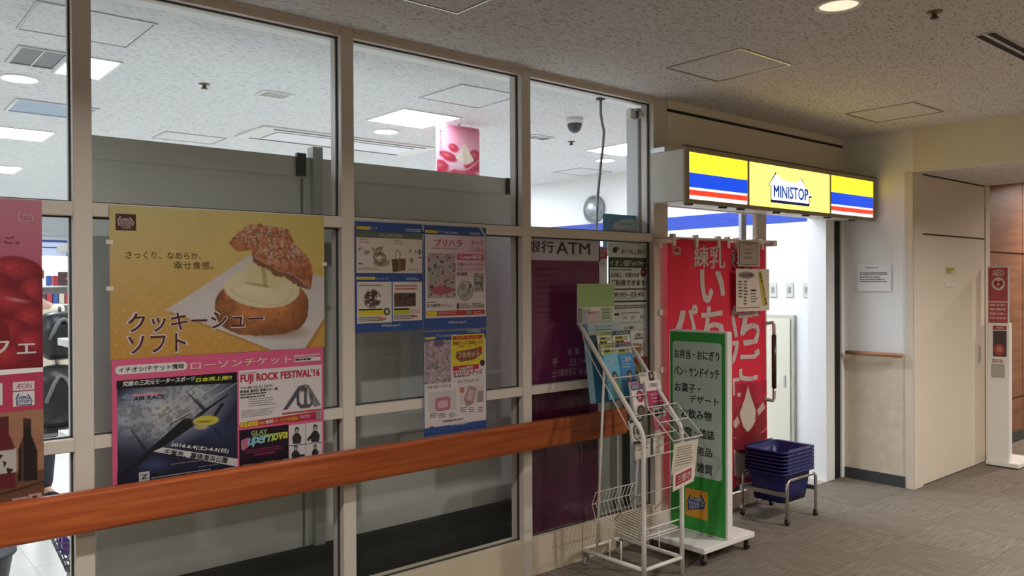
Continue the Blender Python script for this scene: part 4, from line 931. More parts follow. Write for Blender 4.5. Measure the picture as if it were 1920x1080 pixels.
for nm, x0, x1 in (('striped_panel', .028, .628), ('striped_panel', 1.668, 2.31)):
    L = MB().box(x0+.003, x1-.003, -.004, 0.004, .012, .288).build(nm, GW, sg)
    m2 = MB().box(x0+.003, x1-.003, -.0055, -.004, .168, .288); m2.build('yellow_stripe', GY, L)
    MB().box(x0+.003, x1-.003, -.0055, -.004, .082, .168).build('blue_stripe', GB, L)
    MB().box(x0+.003, x1-.003, -.0055, -.004, .036, .068).build('red_stripe', GR, L)
L = MB().box(.644, 1.652, -.004, 0.004, .012, .288).build('logo_panel', GYC, sg)
P = Print(1.008, .276, 0, 1008, 0, 0, 276, 276)
LBL = glow((30, 96, 200), .8); LW = glow((250, 252, 255), 1.6); LN = glow((24, 34, 120), .35)
hp = [(215+(p[0])*560, 244-p[1]*205) for p in HOUSE]
P.poly(hp, LN, 1); cx, cy = 480, 160
P.poly([(cx+(a-cx)*.955, cy-8+(b-cy)*.86) for a, b in hp], LW, 2)
P.text('MINISTOP', 285, 126, 715, 206, LN, .035, 3); P.text('MINISTOP', 292, 131, 708, 201, LBL, -.004, 4)
e = bpy.data.objects.new('logo', None); COL.objects.link(e); e.parent = sg; e.location = (.644, -.003, .012); P.build(e)
for ch in e.children: ch.parent = L; ch.location = (.644, -.003, .012)
bpy.data.objects.remove(e)
MB().box(.628, .644, -.01, .0, .01, .29).build('divider', _M['sign_frame'], sg); MB().box(1.652, 1.668, -.01, .0, .01, .29).build('divider', _M['sign_frame'], sg)
for x in (.02, .36, .55, .96, 1.33, 1.62, 1.98):
    MB().box(x, x+.05, -.004, .025, -.024, -.012).build('latch', mat('dark_latch', (40, 38, 34), rough=.5), sg)

# ================================================================== GREEN STANDING SIGN
ss = thing('standing_sign', 'green and pale standing sign on a white wheeled base, listing goods in Japanese', 'sign', (3.88, 2.88, 0))
MB().box(-.24, .245, -.205, .205, .072, .102).build('base', WHP, ss, bevel=.003)
def caster(parent, x, y, zt, r=.024, wname='caster', dark=True, ang=0):
    c = MB(); c.box(x-.014, x+.014, y-.014, y+.014, zt-.008, zt); c.tube([(x, y, zt), (x, y, zt-.02)], .006, 8)
    c.prism([(x-.012, r), (x+.012, r), (x+.010, zt-.012), (x-.010, zt-.012)], 'y', y-.014, y-.011); c.prism([(x-.012, r), (x+.012, r), (x+.010, zt-.012), (x-.010, zt-.012)], 'y', y+.011, y+.014)
    o = c.build(wname, ALU, parent)
    wl = MB(); wl.lathe([(.004, -.009), (r*.92, -.009), (r, -.005), (r, .005), (r*.92, .009), (.004, .009)], n=18, axis='y', base=(x, y, r))
    wl.build('wheel', BLACK if dark else mat('grey_wheel', (150, 146, 140), rough=.4), o); return o
for (x, y) in ((-.205, -.175), (.21, -.175), (-.205, .175), (.21, .175)): caster(ss, x, y, .072)
e = MB().box(-.024, .026, -.205, .205, .102, 1.278).build('panel', WHP, ss, bevel=.003)
ft = bpy.data.objects.new('face', None)
GRN = mat('sign_green', (52, 158, 62), rough=.4); PGR = mat('sign_pale_green', (192, 214, 200), rough=.4); ORG = mat('sign_orange', (226, 160, 50), rough=.4)
P = Print(.385, 1.155, 40, 298, 47, 66, 945, 1030)
P.rect(40, 47, 298, 945, GRN, 1); P.rrect(52, 91, 284, 700, 14, PGR, 2)
BK = (34, 44, 44)
for t, a, b, c_, d_ in (('お弁当・おにぎり', 62, 130, 274, 172), ('パン・サンドイッチ', 60, 208, 273, 252), ('お菓子・', 64, 284, 185, 326), ('デザート', 134, 346, 270, 382), ('お飲み物', 94, 406, 238, 450), ('新聞・雑誌', 74, 486, 250, 530), ('介護用品', 92, 572, 238, 612), ('日用雑貨', 98, 648, 240, 692)):
    P.text(t, a, b, c_, d_, BK, .02, 4)
P.rect(112, 778, 218, 908, ORG, 2); house_logo(P, 119, 812, 210, 884, (22, 44, 150), (190, 206, 226), 3, True)
f0 = bpy.data.objects.new('face_tmp', None); COL.objects.link(f0); P.build(f0)
for ch in list(f0.children):
    ch.parent = e; ch.rotation_euler = (0, 0, -PI/2); ch.location = (-.0245, .1925, .112)
bpy.data.objects.remove(f0)

# ================================================================== BROCHURE RACK
rk = thing('brochure_rack', 'white tubular wire brochure rack with sloping pockets in front of the purple glass', 'rack', (3.335, 2.92, 0))
XL, XR = -.16, .15
for x, tz in ((XL, 1.335), (XR, 1.285)):
    path = [(x, -.215, 0), (x, -.215, .3), (x, -.215, .74)]+[(x, -.215+.06*(1-math.cos(a)), .74+.09*math.sin(a)) for a in [PI*.28*i/6 for i in range(1, 7)]]+[(x, .245 if x < 0 else .21, tz)]
    MB().tube(path, .0125, 10).build('side_post', WHM, rk)
    MB().tube([(x, -.215, .088), (x, .225, .088)], .0115, 8).build('base_bar', WHM, rk)
    MB().tube([(x, .115 if x < 0 else .13, .09), (x, .055, 1.10 if x < 0 else 1.08)], .007, 8).build('strut', WHM, rk)
    MB().tube([(x+.012, .23, 1.28), (x+.012, .20, 1.20), (x+.012, -.10, .80), (x+.012, -.19, .74)], .0035, 6).build('tray_rod', WHM, rk)
MB().tube([(XL, .225, .088), (XR, .225, .088)], .009, 8).build('base_bar', WHM, rk)
MB().tube([(XL, -.215, .088), (XR, -.215, .088)], .011, 8).build('base_bar', WHM, rk)
for z, y in ((.66, -.2), (.29, -.205)): MB().tube([(XL, y, z), (XR, y, z)], .0045, 6).build('cross_wire', WHM, rk)
for x in (XL+.02, XR-.02): caster(rk, x, .215, .08, .022, 'caster', False)
for x in (XL, XR):
    MB().tube([(x+.0, -.06, .088), (x+.0, -.06, .2), (x+.0, .02, .2), (x+.0, .02, .088)], .004, 6).build('foot_loop', WHM, rk)
# lower wire basket
lb = MB(); wr_ = .0028
x0, x1 = XL-.02, XR
lb.tube([(x0, .1, .43), (x1, .1, .43)], wr_, 5); lb.tube([(x0, .13, .36), (x1, .13, .36)], wr_, 5); lb.tube([(x0, .1, .28), (x1, .1, .28)], wr_, 5)
lb.tube([(x0, -.2, .25), (x1, -.2, .25)], .004, 5); lb.tube([(x0, -.21, .24), (x1, -.21, .24)], wr_, 5); lb.tube([(x0, -.21, .36), (x1, -.21, .36)], wr_, 5); lb.tube([(x0, -.19, .47), (x1, -.19, .47)], wr_, 5)
n_ = 11
for i in range(n_+1):
    x = x0+(x1-x0)*i/n_
    lb.tube([(x, .1, .43), (x, .13, .36), (x, .10, .275), (x, -.05, .255), (x, -.2, .24)], wr_*.8, 4)
for x in (x0, x1): lb.tube([(x, -.2, .24), (x, -.215, .36), (x, -.19, .47), (x, -.03, .31)], wr_, 5)
o = lb.build('wire_basket', WHM, rk); o['kind'] = 'stuff'
# clear acrylic backing of the slope and card header
ACR = glass('clear_acrylic', (.94, .96, .95), .2)
MB().prism([(.245, 1.33), (.25, 1.325), (-.15, .75), (-.155, .755)], 'x', XL+.015, XR-.015).build('acrylic_tray', ACR, rk)
for x in (XL+.012, XR-.016): MB().prism([(.20, 1.30), (.235, 1.27), (-.14, .73), (-.2, .80)], 'x', x, x+.003).build('acrylic_side', ACR, rk)
for z, y in ((1.20, .11), (1.05, .04), (.955, -.03), (.86, -.1), (.765, -.16)):
    MB().tube([(XL, y-.03, z), (XR, y-.03, z)], .003, 6).build('pocket_wire', WHM, rk)
# tilted wire holder at the front
fw = MB(); T = [(-.14, .90), (-.22, .83), (-.31, .748)]
for (y, z) in T: fw.tube([(-.04, y, z), (.205, y, z)], .0035, 5)
for x in (-.04, .09, .205): fw.tube([(x, -.12, .80), (x, -.14, .90), (x, -.31, .748), (x, -.2, .70)], .0035, 5)
fw.build('front_holder', WHM, rk)
MB().prism([(-.315, .742), (-.32, .746), (-.23, .752), (-.23, .748)], 'x', -.06, .24).build('holder_shelf', ACR, rk)

# rack content, each leaflet its own thing
def leaflet(name, label, cat, x0, x1, zb, zt, y, th, col, quad=None, tilt=12, group=None):
    o = thing(name, label, cat, (x0, y, zb), 0, group); o.rotation_euler = (math.radians(-tilt), 0, 0)
    w_, h_ = x1-x0, (zt-zb)/math.cos(math.radians(tilt))
    MB().box(0, w_, 0, th, 0, h_).build('sheets', col if not isinstance(col, tuple) else mat('sheet_%02x%02x%02x' % col, col, rough=.5), o, bevel=.0006)
    return o, Print(w_, h_, 0, 100, 0, 0, 100, 100)
o, P = leaflet('card', 'pale green header card with small pictures at the top of the brochure rack', 'card', 3.135, 3.43, 1.33, 1.553, 3.135, .004, (214, 214, 196), tilt=0)
P.rect(0, 0, 100, 58, (176, 206, 128), 1); P.rect(14, 62, 34, 98, (190, 186, 186), 2); P.rect(24, 68, 60, 98, (226, 196, 196), 3); P.rect(63, 60, 96, 98, (206, 214, 180), 2)
P.lines(66, 64, 94, 92, 4, (120, 150, 96), 4, .5); P.lines(26, 70, 58, 80, 1, (206, 110, 130), 4, .5); P.rect(0, 60, 12, 98, (150, 146, 146), 3); P.build(o)
o, P = leaflet('leaflet_box', 'pale blue leaflet box standing at the back of the rack below the card', 'box', 3.2, 3.47, .90, 1.335, 3.06, .045, (150, 190, 204), tilt=8)
P.rect(0, 0, 100, 15, (190, 208, 206), 1); P.lines(18, 4, 86, 12, 2, (120, 150, 156), 2, .4); P.rect(0, 15, 100, 100, (64, 140, 186), 1); P.build(o)
lbls = ['leaflet with a yellow bus drawing, upper left in the rack', 'leaflet with a yellow bus drawing and dark heading, upper right in the rack', 'leaflet with a yellow bus drawing, second row left in the rack', 'leaflet with a yellow bus drawing and blue heading, second row right']
for i, (x0, x1, zb, zt, y) in enumerate(((3.205, 3.315, 1.13, 1.29, 3.025), (3.325, 3.465, 1.13, 1.288, 3.025), (3.205, 3.315, 1.06, 1.222, 2.995), (3.32, 3.445, 1.06, 1.218, 2.995))):
    o, P = leaflet('leaflet', lbls[i], 'leaflet', x0, x1, zb, zt, y, .008, (206, 204, 178), group='bus leaflets in the rack')
    P.rect(0, 0, 100, 14, (60, 76, 110) if i % 2 else (190, 200, 120), 1); P.text('バスのりば', 22, 2, 92, 12, (226, 226, 214) if i % 2 else (80, 90, 60), .02, 3)
    P.rect(14, 18, 60, 36, (206, 206, 60), 2); P.rect(18, 20, 56, 27, (70, 78, 70), 3); P.rect(10, 34, 62, 38, (40, 44, 44), 3); P.ellipse(24, 39, 5, 3, (30, 30, 30), 4); P.ellipse(50, 39, 5, 3, (30, 30, 30), 4)
    P.lines(64, 20, 94, 34, 3, (90, 96, 90), 2, .5); P.rect(0, 40, 100, 44, (196, 70, 90), 2); P.build(o)
for i, (x0, x1, lab) in enumerate(((3.2, 3.315, 'light blue leaflet with a dark haired person photo, left of two'), (3.32, 3.438, 'mid blue leaflet with a dark haired person photo, right of two'))):
    o, P = leaflet('leaflet', lab, 'leaflet', x0, x1, .93, 1.168, 2.955, .01, ((92, 176, 204), (44, 130, 186))[i], group='blue person leaflets in the rack')
    P.text('ご案内', 14, 8, 80, 20, (220, 236, 240), .02); P.lines(12, 24, 86, 36, 2, (200, 226, 236), 2, .4)
    P.ellipse(55, 52, 18, 13, (44, 36, 40), 2); P.ellipse(55, 55, 12, 10, (214, 170, 150), 3); P.poly([(30, 86), (36, 68), (55, 64), (76, 68), (84, 86)], ((206, 214, 60), (70, 110, 150))[i], 2); P.build(o)
o, P = leaflet('card', 'small black and white photo card above the pink leaflets', 'card', 3.36, 3.505, 1.01, 1.068, 2.88, .003, (214, 204, 190))
P.rect(52, 4, 80, 92, (54, 44, 40), 2); P.ellipse(66, 40, 8, 22, (206, 170, 150), 3); P.lines(6, 10, 48, 40, 2, (90, 84, 76), 2, .4); P.lines(84, 14, 97, 86, 5, (240, 236, 226), 2, .5); P.build(o)
o, P = leaflet('leaflet', 'cream and red leaflet with a round emblem in the middle of the rack', 'leaflet', 3.285, 3.378, .85, 1.025, 2.855, .014, (226, 216, 210))
P.rect(0, 0, 100, 10, (190, 120, 170), 2); P.rect(0, 10, 100, 26, (110, 110, 150), 2); P.lines(10, 13, 90, 23, 2, (220, 216, 226), 3, .5); P.ellipse(66, 46, 30, 18, (206, 30, 66), 2); P.ellipse(60, 46, 12, 9, (230, 180, 190), 3); P.ellipse(58, 88, 34, 16, (60, 40, 34), 2); P.ellipse(58, 92, 24, 12, (150, 110, 84), 3); P.build(o)
o, P = leaflet('leaflet', 'pink leaflet with white lines on the right side of the rack', 'leaflet', 3.385, 3.515, .865, 1.022, 2.84, .02, (228, 214, 212))
P.text('ご自由に', 20, 8, 80, 22, (150, 110, 120), .02); P.rect(0, 34, 100, 100, (216, 40, 104), 2); P.lines(22, 46, 86, 92, 4, (240, 190, 206), 3, .35); P.build(o)
o, P = leaflet('leaflet', 'black and white leaflet with a swirl emblem at the lower left of the rack', 'leaflet', 3.165, 3.255, .725, .845, 2.765, .012, (216, 206, 190))
P.ellipse(50, 52, 34, 34, (60, 54, 50), 2); P.ellipse(50, 52, 24, 24, (206, 196, 180), 3); P.ellipse(54, 50, 14, 14, (60, 54, 50), 4); P.rect(0, 0, 100, 12, (60, 54, 50), 2); P.rect(0, 90, 100, 100, (60, 54, 50), 2); P.build(o)
o, P = leaflet('leaflet', 'pink and black leaflet inside the tilted wire holder', 'leaflet', 3.385, 3.49, .765, .90, 2.80, .012, (206, 90, 116))
P.rect(10, 0, 90, 12, (70, 56, 54), 2); P.rect(0, 14, 100, 52, (214, 206, 200), 2); P.rect(16, 24, 44, 48, (50, 44, 44), 3); P.rect(52, 20, 80, 44, (60, 50, 50), 3); P.lines(20, 66, 80, 90, 2, (236, 180, 190), 3, .5); P.build(o)
o, P = leaflet('leaflet', 'white leaflet pad clipped under the rack pockets', 'leaflet', 3.225, 3.455, .63, .73, 2.80, .01, (216, 208, 194), tilt=0)
P.lines(8, 12, 50, 60, 3, (150, 144, 136), 2, .4); P.rect(52, 0, 60, 100, (90, 82, 76), 2); P.build(o)
o, P = leaflet('leaflet', 'curled paper flyer with a red stamp hanging from the front wire holder', 'leaflet', 3.25, 3.45, .535, .745, 2.595, .001, (214, 204, 186), tilt=-7)
P.lines(12, 10, 86, 60, 8, (150, 140, 128), 2, .3, full=.8); P.build(o)
o, P = leaflet('leaflet', 'lower slanted corner of white paper with a red stamped heading in front of the rack', 'leaflet', 3.255, 3.43, .50, .60, 2.583, .001, (232, 220, 206), tilt=-10)
o.rotation_euler[1] = math.radians(-9)
P.rect(12, 16, 84, 76, (206, 44, 60), 2); P.text('三朝き', 18, 24, 80, 68, (240, 200, 196), .05, 3); P.build(o)

# ================================================================== BASKETS AND TROLLEY
bt = thing('basket_trolley', 'low chrome trolley on casters carrying blue baskets by the entrance', 'trolley', (4.85, 2.96, 0))
XA, XB, YA, YB = -.175, .175, -.165, .165
for y in (YA, YB):
    r = .035; zt = .285
    path = [(XA, y, .05), (XA, y, zt-r)]+[(XA+r-r*math.cos(a), y, zt-r+r*math.sin(a)) for a in [PI/2*i/5 for i in range(1, 6)]]+[(XB-r+r*math.sin(a), y, zt-r+r*math.cos(a)) for a in [PI/2*i/5 for i in range(0, 6)]]+[(XB, y, .05)]
    MB().tube(path, .0105, 10).build('end_frame', CHROME, bt)
for x in (XA, XB): MB().box(x*.94-.007, x*.94+.012, YA, YB, .175, .203).build('side_bar', mat('dull_steel', (150, 146, 140), rough=.35, metal=.8), bt)
for (x, y) in ((XA, YA), (XB, YA), (XA, YB), (XB, YB)): caster(bt, x, y, .052, .021)
BLUE = mat('basket_blue', (20, 28, 96), rough=.38)
def make_basket(loc, label, rz):
    o = thing('shopping_basket', label, 'basket', loc, rz, 'nested blue shopping baskets')
    def ring(hx, hy, z, n=5, r=.045):
        pts = []
        for cx, cy, a in ((hx-r, hy-r, 0), (-hx+r, hy-r, PI/2), (-hx+r, -hy+r, PI), (hx-r, -hy+r, 3*PI/2)):
            for i in range(n+1): pts.append((cx+r*math.cos(a+PI/2*i/n), cy+r*math.sin(a+PI/2*i/n), z))
        return pts
    rs = [ring(.135, .105, .004), ring(.150, .118, .0), ring(.163, .129, .09), ring(.175, .139, .195), ring(.196, .158, .200), ring(.197, .159, .188), ring(.190, .152, .188), ring(.189, .151, .192), ring(.1727, .1367, .190), ring(.1608, .1268, .09), ring(.148, .116, .003)]
    m = len(rs[0]); vs = [p for r_ in rs for p in r_]; fs = []
    for j in range(len(rs)-1):
        for i in range(m): fs.append((j*m+i, j*m+(i+1) % m, (j+1)*m+(i+1) % m, (j+1)*m+i))
    fs.append(list(range(m))[::-1]); fs.append([(len(rs)-1)*m+i for i in range(m)])
    MB()._add(vs, fs, True).build('body', BLUE, o)
    h = MB(); h.tube([(-.16, -.155, .2045), (-.14, -.154, .2055), (.14, -.154, .2055), (.16, -.155, .2045)], .004, 6); h.build('handle', BLUE, o)
    h = MB(); h.tube([(-.16, .155, .2045), (-.14, .154, .2055), (.14, .154, .2055), (.16, .155, .2045)], .004, 6); h.build('handle', BLUE, o)
    return o
names = ['bottom blue basket of the nested stack, its whole side showing', 'second blue basket from the bottom of the nested stack', 'third blue basket from the bottom of the nested stack', 'fourth blue basket, middle of the nested stack', 'third blue basket from the top of the nested stack', 'second blue basket from the top of the nested stack', 'topmost open blue basket of the nested stack']
b0 = make_basket((4.85, 2.955, .125), names[0], .0)
for i in range(1, 7): dup(b0, (4.85, 2.955, .125+.0235*i), names[i], .0)

# ================================================================== AED STAND
ae = thing('defibrillator_stand', 'white defibrillator cabinet stand with red panel beyond the flush door', 'cabinet', (7.545, 2.515, 0))
MB().box(-.07, .36, -.15, .10, .008, .045).build('base_plate', WHP, ae, bevel=.004)
MB().box(-.045, .03, -.07, .10, .045, 1.205).build('cabinet_body', WHP, ae, bevel=.004)
MB().box(-.05, -.046, -.035, .06, .75, .86).build('door_handle', ALU, ae, bevel=.002)
MB().box(-.02, -.008, -.062, .10, 1.205, 1.68).build('header_panel', WHP, ae, bevel=.002)
P = Print(.158, 1.63, 0, 100, 0, 0, 1000, 1000)
P.rect(4, 6, 96, 180, (214, 92, 92), 1); P.text('AED', 24, 18, 78, 48, (236, 220, 214), .04, 3); P.ellipse(52, 90, 32, 34, (236, 220, 214), 2); P.poly([(52, 116), (28, 92), (32, 74), (44, 72), (52, 80), (60, 72), (72, 74), (76, 92)], (196, 52, 56), 3); P.poly([(54, 76), (44, 96), (51, 96), (48, 110), (60, 90), (53, 90)], (236, 220, 214), 4)
P.rect(4, 186, 96, 290, (214, 92, 92), 1); P.lines(10, 194, 90, 284, 4, (236, 200, 196), 2, .45, full=.95)
e_ = bpy.data.objects.new('tmp', None); COL.objects.link(e_); P.build(e_)
for ch in list(e_.children): ch.parent = ae; ch.rotation_euler = (0, 0, -PI/2); ch.location = (-.0215, .098, .05)
P = Print(.165, 1.15, 0, 100, 0, 0, 1000, 1000)
P.rect(30, 16, 92, 44, (206, 60, 60), 1); P.text('AED', 44, 22, 80, 38, WHT, .03, 2); P.rect(30, 52, 92, 240, (96, 78, 76), 1); P.ellipse(58, 190, 26, 42, (196, 80, 74), 2); P.ellipse(58, 186, 14, 22, (220, 140, 120), 3)
P.lines(26, 262, 92, 290, 2, (200, 100, 96), 2, .5); P.lines(26, 300, 80, 360, 5, (190, 150, 146), 2, .35)
P.build(e_)
for ch in list(e_.children): ch.parent = ae; ch.rotation_euler = (0, 0, -PI/2); ch.location = (-.0465, .098, .05)
bpy.data.objects.remove(e_)

# ================================================================== SWITCHES AND CABINET ON THE RIGHT WALL
for i, (y, lab) in enumerate(((3.83, 'white wall switch plate nearest the door handle inside the entrance'), (3.675, 'middle white wall switch plate inside the entrance'), (3.52, 'white wall switch plate nearest the entrance jamb'))):
    o = thing('light_switch', lab, 'switch', (6.2, y, 1.49), -PI/2, 'switch plates inside the entrance')
    MB().box(-.036, .036, -.009, 0, -.062, .062).build('plate', mat('switch_plate', (206, 206, 196), rough=.4), o, bevel=.003)
    MB().box(-.014, .014, -.013, -.009, -.026, .026).build('rocker', mat('switch_rocker', (150, 150, 142), rough=.4), o, bevel=.001)
o = thing('electrical_cabinet', 'cream metal cabinet door set in the white wall inside the entrance', 'cabinet', (6.2, 3.98, .17), -PI/2)
MB().box(-.38, .36, -.03, 0, 0, 1.11).build('frame', mat('cabinet_frame', (190, 188, 174), rough=.5), o, bevel=.003)
MB().box(-.35, .33, -.042, -.03, .03, 1.08).build('door', mat('cabinet_cream', (216, 212, 192), rough=.5), o, bevel=.003)
MB().box(.27, .29, -.048, -.042, .5, .6).build('handle', ALU, o, bevel=.002)
tag(MB().box(6.186, 6.199, 3.44, 3.49, .17, .22).build('wall_socket', mat('socket_grey', (176, 176, 170), rough=.5), bevel=.002), 'small grey wall plate low inside the entrance', 'socket')

# ================================================================== CEILING FITTINGS
def hatch(x, y, lab, mt, w=.46, d=.46, hall=True):
    o = thing('ceiling_hatch', lab, 'hatch', (x, y, CEIL)); h = .006; t = .010
    fr = MB(); fr.box(-w/2, w/2, -d/2, -d/2+t, -h, 0).box(-w/2, w/2, d/2-t, d/2, -h, 0).box(-w/2, -w/2+t, -d/2+t, d/2-t, -h, 0).box(w/2-t, w/2, -d/2+t, d/2-t, -h, 0)
    fr.build('frame', ALU, o); MB().box(-w/2+t+.003, w/2-t-.003, -d/2+t+.003, d/2-t-.003, -.003, 0).build('panel', mt, o); return o
hatch(3.61, 2.49, 'aluminium framed ceiling hatch above the corridor nearest the sign', CEILM)
hatch(5.47, 2.47, 'dark framed ceiling hatch above the corridor near the recess corner', CEILM)
hatch(1.80, 2.50, 'ceiling hatch cut off at the top edge above the first windows', CEILM)
hatch(2.99, 3.89, 'ceiling hatch inside the shop above the hanging dessert poster', CEILS, .46, .44)
hatch(.88, 3.89, 'ceiling hatch inside the shop at the far upper left', CEILS)
hatch(2.15, 6.34, 'faint ceiling hatch deep in the shop above the grey shelving', CEILS, .46, .34)
hatch(5.88, 5.8, 'faint ceiling hatch in the shop near the round mirror', CEILS, .45, .4)
def light_panel(x, y, lab, w=.46, d=.46, s=SHOP_LIGHT, col=(228, 240, 255), grp='square light panels in the shop ceiling'):
    o = thing('ceiling_light', lab, 'light', (x, y, CEIL), 0, grp); t = .014
    fr = MB(); fr.box(-w/2-t, w/2+t, -d/2-t, -d/2, -.008, 0).box(-w/2-t, w/2+t, d/2, d/2+t, -.008, 0).box(-w/2-t, -w/2, -d/2, d/2, -.008, 0).box(w/2, w/2+t, -d/2, d/2, -.008, 0)
    fr.build('frame', WHP, o); MB().box(-w/2, w/2, -d/2, d/2, -.005, 0).build('diffuser', glow(col, s), o); return o
light_panel(3.08, 4.65, 'square glowing ceiling light left of the hanging dessert poster', .44, .45)
light_panel(1.045, 4.62, 'glowing ceiling light partly behind the first window post', .21, .42)
light_panel(5.18, 4.6, 'glowing ceiling light right of the dome camera', .46, .46)
light_panel(1.05, 6.95, 'glowing ceiling light at the left edge of the shop', .5, .46)
light_panel(1.2, 9.15, 'small distant glowing ceiling light at the left edge', .5, .5)
light_panel(5.15, 3.95, 'added glowing ceiling panel just inside the entrance, unseen behind the sign box', .46, .46, SHOP_LIGHT*.7)  # added panel, hidden from view, brightens the floor and wall by the door
light_panel(-1.0, 4.65, 'glowing ceiling light out of view at the left', .46, .46)
light_panel(3.2, 9.15, 'distant glowing ceiling light deep in the shop', .5, .5)
light_panel(5.2, 9.15, 'distant glowing ceiling light deep in the shop by the right wall', .5, .5)
light_panel(3.3, 7.2, 'glowing ceiling light behind the grey shelving', .5, .46)
light_panel(5.2, 7.0, 'glowing ceiling light deep in the shop above the mirror wall', .5, .46)
light_panel(-1.0, 7.0, 'second glowing ceiling light out of view at the left', .5, .46)
light_panel(1.2, 11.4, 'farthest glowing ceiling light over the goods shelves', .5, .46)
def downlight(x, y, lab, r=.085, on=True, grp='round downlights in the shop ceiling'):
    o = thing('downlight', lab, 'light', (x, y, CEIL), 0, grp)
    MB().lathe([(r, 0), (r+.016, 0), (r+.014, -.006), (r, -.008), (r, 0)], n=28).build('trim_ring', WHP, o)
    MB().lathe([(.0001, -.003), (r*.98, -.003), (r*.98, 0)], n=28).build('lens', glow((255, 250, 240), SHOP_LIGHT) if on else glow((255, 236, 210), 5), o)
downlight(3.18, 5.17, 'small round downlight behind the square light near the dessert poster')
downlight(.82, 5.10, 'round downlight at the far left edge of the shop ceiling')
downlight(5.49, 5.12, 'round downlight below the right square light')
o = thing('downlight', 'round corridor downlight cut off by the top edge of the view', 'light', (3.17, 1.655, CEIL))
MB().lathe([(.078, 0), (.095, 0), (.092, -.007), (.078, -.009), (.078, 0)], n=32).build('trim_ring', WHP, o)
MB().lathe([(.0001, -.002), (.076, -.002), (.076, 0)], n=32).build('lens', glow((255, 230, 200), 1), o)
# large ceiling cassette
o = thing('air_conditioner', 'long white ceiling cassette air conditioner with dark slots', 'air conditioner', (3.14, 5.78, CEIL))
MB().box(-.76, .76, -.27, .27, -.012, 0).build('panel', WHP, o, bevel=.004)
MB().box(-.6, .6, -.15, .15, -.018, -.012).build('grille', mat('white_grille', (238, 240, 242), rough=.3), o, bevel=.003)
MB().box(-.66, .66, -.235, -.205, -.0135, -.011).build('slot', DARKB, o); MB().box(-.66, .66, .205, .235, -.0135, -.011).build('slot', DARKB, o)
def vent(x, y, w, d, lab, n, dark=(120, 122, 120), name='air_vent'):
    o = thing(name, lab, 'vent', (x, y, CEIL)); t = .018
    fr = MB(); fr.box(-w/2, w/2, -d/2, -d/2+t, -.008, 0).box(-w/2, w/2, d/2-t, d/2, -.008, 0).box(-w/2, -w/2+t, -d/2+t, d/2-t, -.008, 0).box(w/2-t, w/2, -d/2+t, d/2-t, -.008, 0)
    fr.build('frame', ALU if n < 8 else WHP, o); MB().box(-w/2+t, w/2-t, -d/2+t, d/2-t, -.002, 0).build('backing', mat('vent_back_%d' % dark[0], dark, rough=.6), o)
    for i in range(n):
        x_ = -w/2+t+(w-2*t)*(i+.5)/n; MB().box(x_-.002, x_+.003, -d/2+t, d/2-t, -.007, -.002).build('slat', WHP, o)
vent(2.05, 4.58, .19, .15, 'small slatted air vent above the second window', 10, (90, 92, 90))
vent(.815, 4.58, .225, .38, 'grey air return grille at the left edge of the shop ceiling', 1, (130, 134, 136))
vent(1.12, 5.86, .46, .44, 'pale bluish framed ceiling grille behind the first window post', 0, (170, 186, 206))
vent(4.22, 4.63, .22, .14, 'small framed vent left of the conduit near the dome camera', 1, (150, 152, 150))
o = thing('slot_diffuser', 'black double slot air diffuser in the corridor ceiling at the upper right', 'vent', (4.95, 1.42, CEIL))
MB().box(-.9, .9, -.045, .045, -.004, 0).build('frame', CEILM, o)
for y in (-.024, .024): MB().box(-.89, .89, y-.014, y+.014, -.0055, -.003).build('slot', mat('slot_black', (26, 22, 20), rough=.8), o)
def sprinkler(x, y, lab):
    o = thing('sprinkler', lab, 'sprinkler', (x, y, CEIL))
    MB().lathe([(.032, 0), (.03, -.004), (.012, -.007), (.01, -.02), (.004, -.022)], n=20).build('rosette', mat('bronze_fitting', (120, 100, 84), rough=.4, metal=.5), o)
    MB().lathe([(.001, -.022), (.018, -.024), (.018, -.027), (.001, -.028)], n=16).build('deflector', mat('dark_fitting', (60, 50, 44), rough=.4, metal=.5), o)
sprinkler(3.566, 1.441, 'small sprinkler head in the corridor ceiling near the slot diffuser')
sprinkler(1.64, 4.593, 'small dark sprinkler head in the shop ceiling above the second window')
sprinkler(4.56, 4.62, 'small sprinkler head below the dome camera')
o = thing('dome_camera', 'white dome security camera with a smoked lens on the shop ceiling', 'camera', (3.94, 3.957, CEIL))
MB().lathe([(.060, 0), (.060, -.03), (.056, -.038)], n=28).build('housing', WHP, o)
MB().lathe([(.052, -.036), (.050, -.06), (.038, -.085), (.018, -.1), (.001, -.103)], n=28).build('dome', mat('smoked_dome', (70, 72, 74), rough=.1), o)
o = thing('cable_conduit', 'grey flexible cable conduit running down from the shop ceiling behind the third window', 'cable', (3.64, 3.43, CEIL))
MB().lathe([(.03, 0), (.03, -.006), (.012, -.012)], n=16).build('collar', DARKB, o)
pts = [(0, 0, 0), (0, 0, -.09), (.012, 0, -.15), (.028, 0, -.2), (.018, 0, -.3), (-.005, 0, -.42), (-.03, 0, -.6), (-.05, -.01, -.75), (-.065, -.02, -.87)]
MB().tube(pts, .0085, 8).build('conduit', mat('conduit_grey', (140, 142, 142), rough=.4), o)
o = thing('door_sensor', 'small white box sensor on a bracket at the top of the third window', 'sensor', (3.84, 3.31, 2.62))
MB().box(-.06, -.005, 0, .03, -.055, .01).build('bracket', WHP, o, bevel=.002); MB().box(-.01, .05, -.02, .01, -.04, -.008).build('housing', mat('sensor_white', (236, 236, 236), rough=.4), o, bevel=.003)
MB().box(-.014, -.008, -.021, .011, -.046, -.002).box(.048, .052, -.021, .011, -.042, -.006).build('end_cap', DARKB, o)
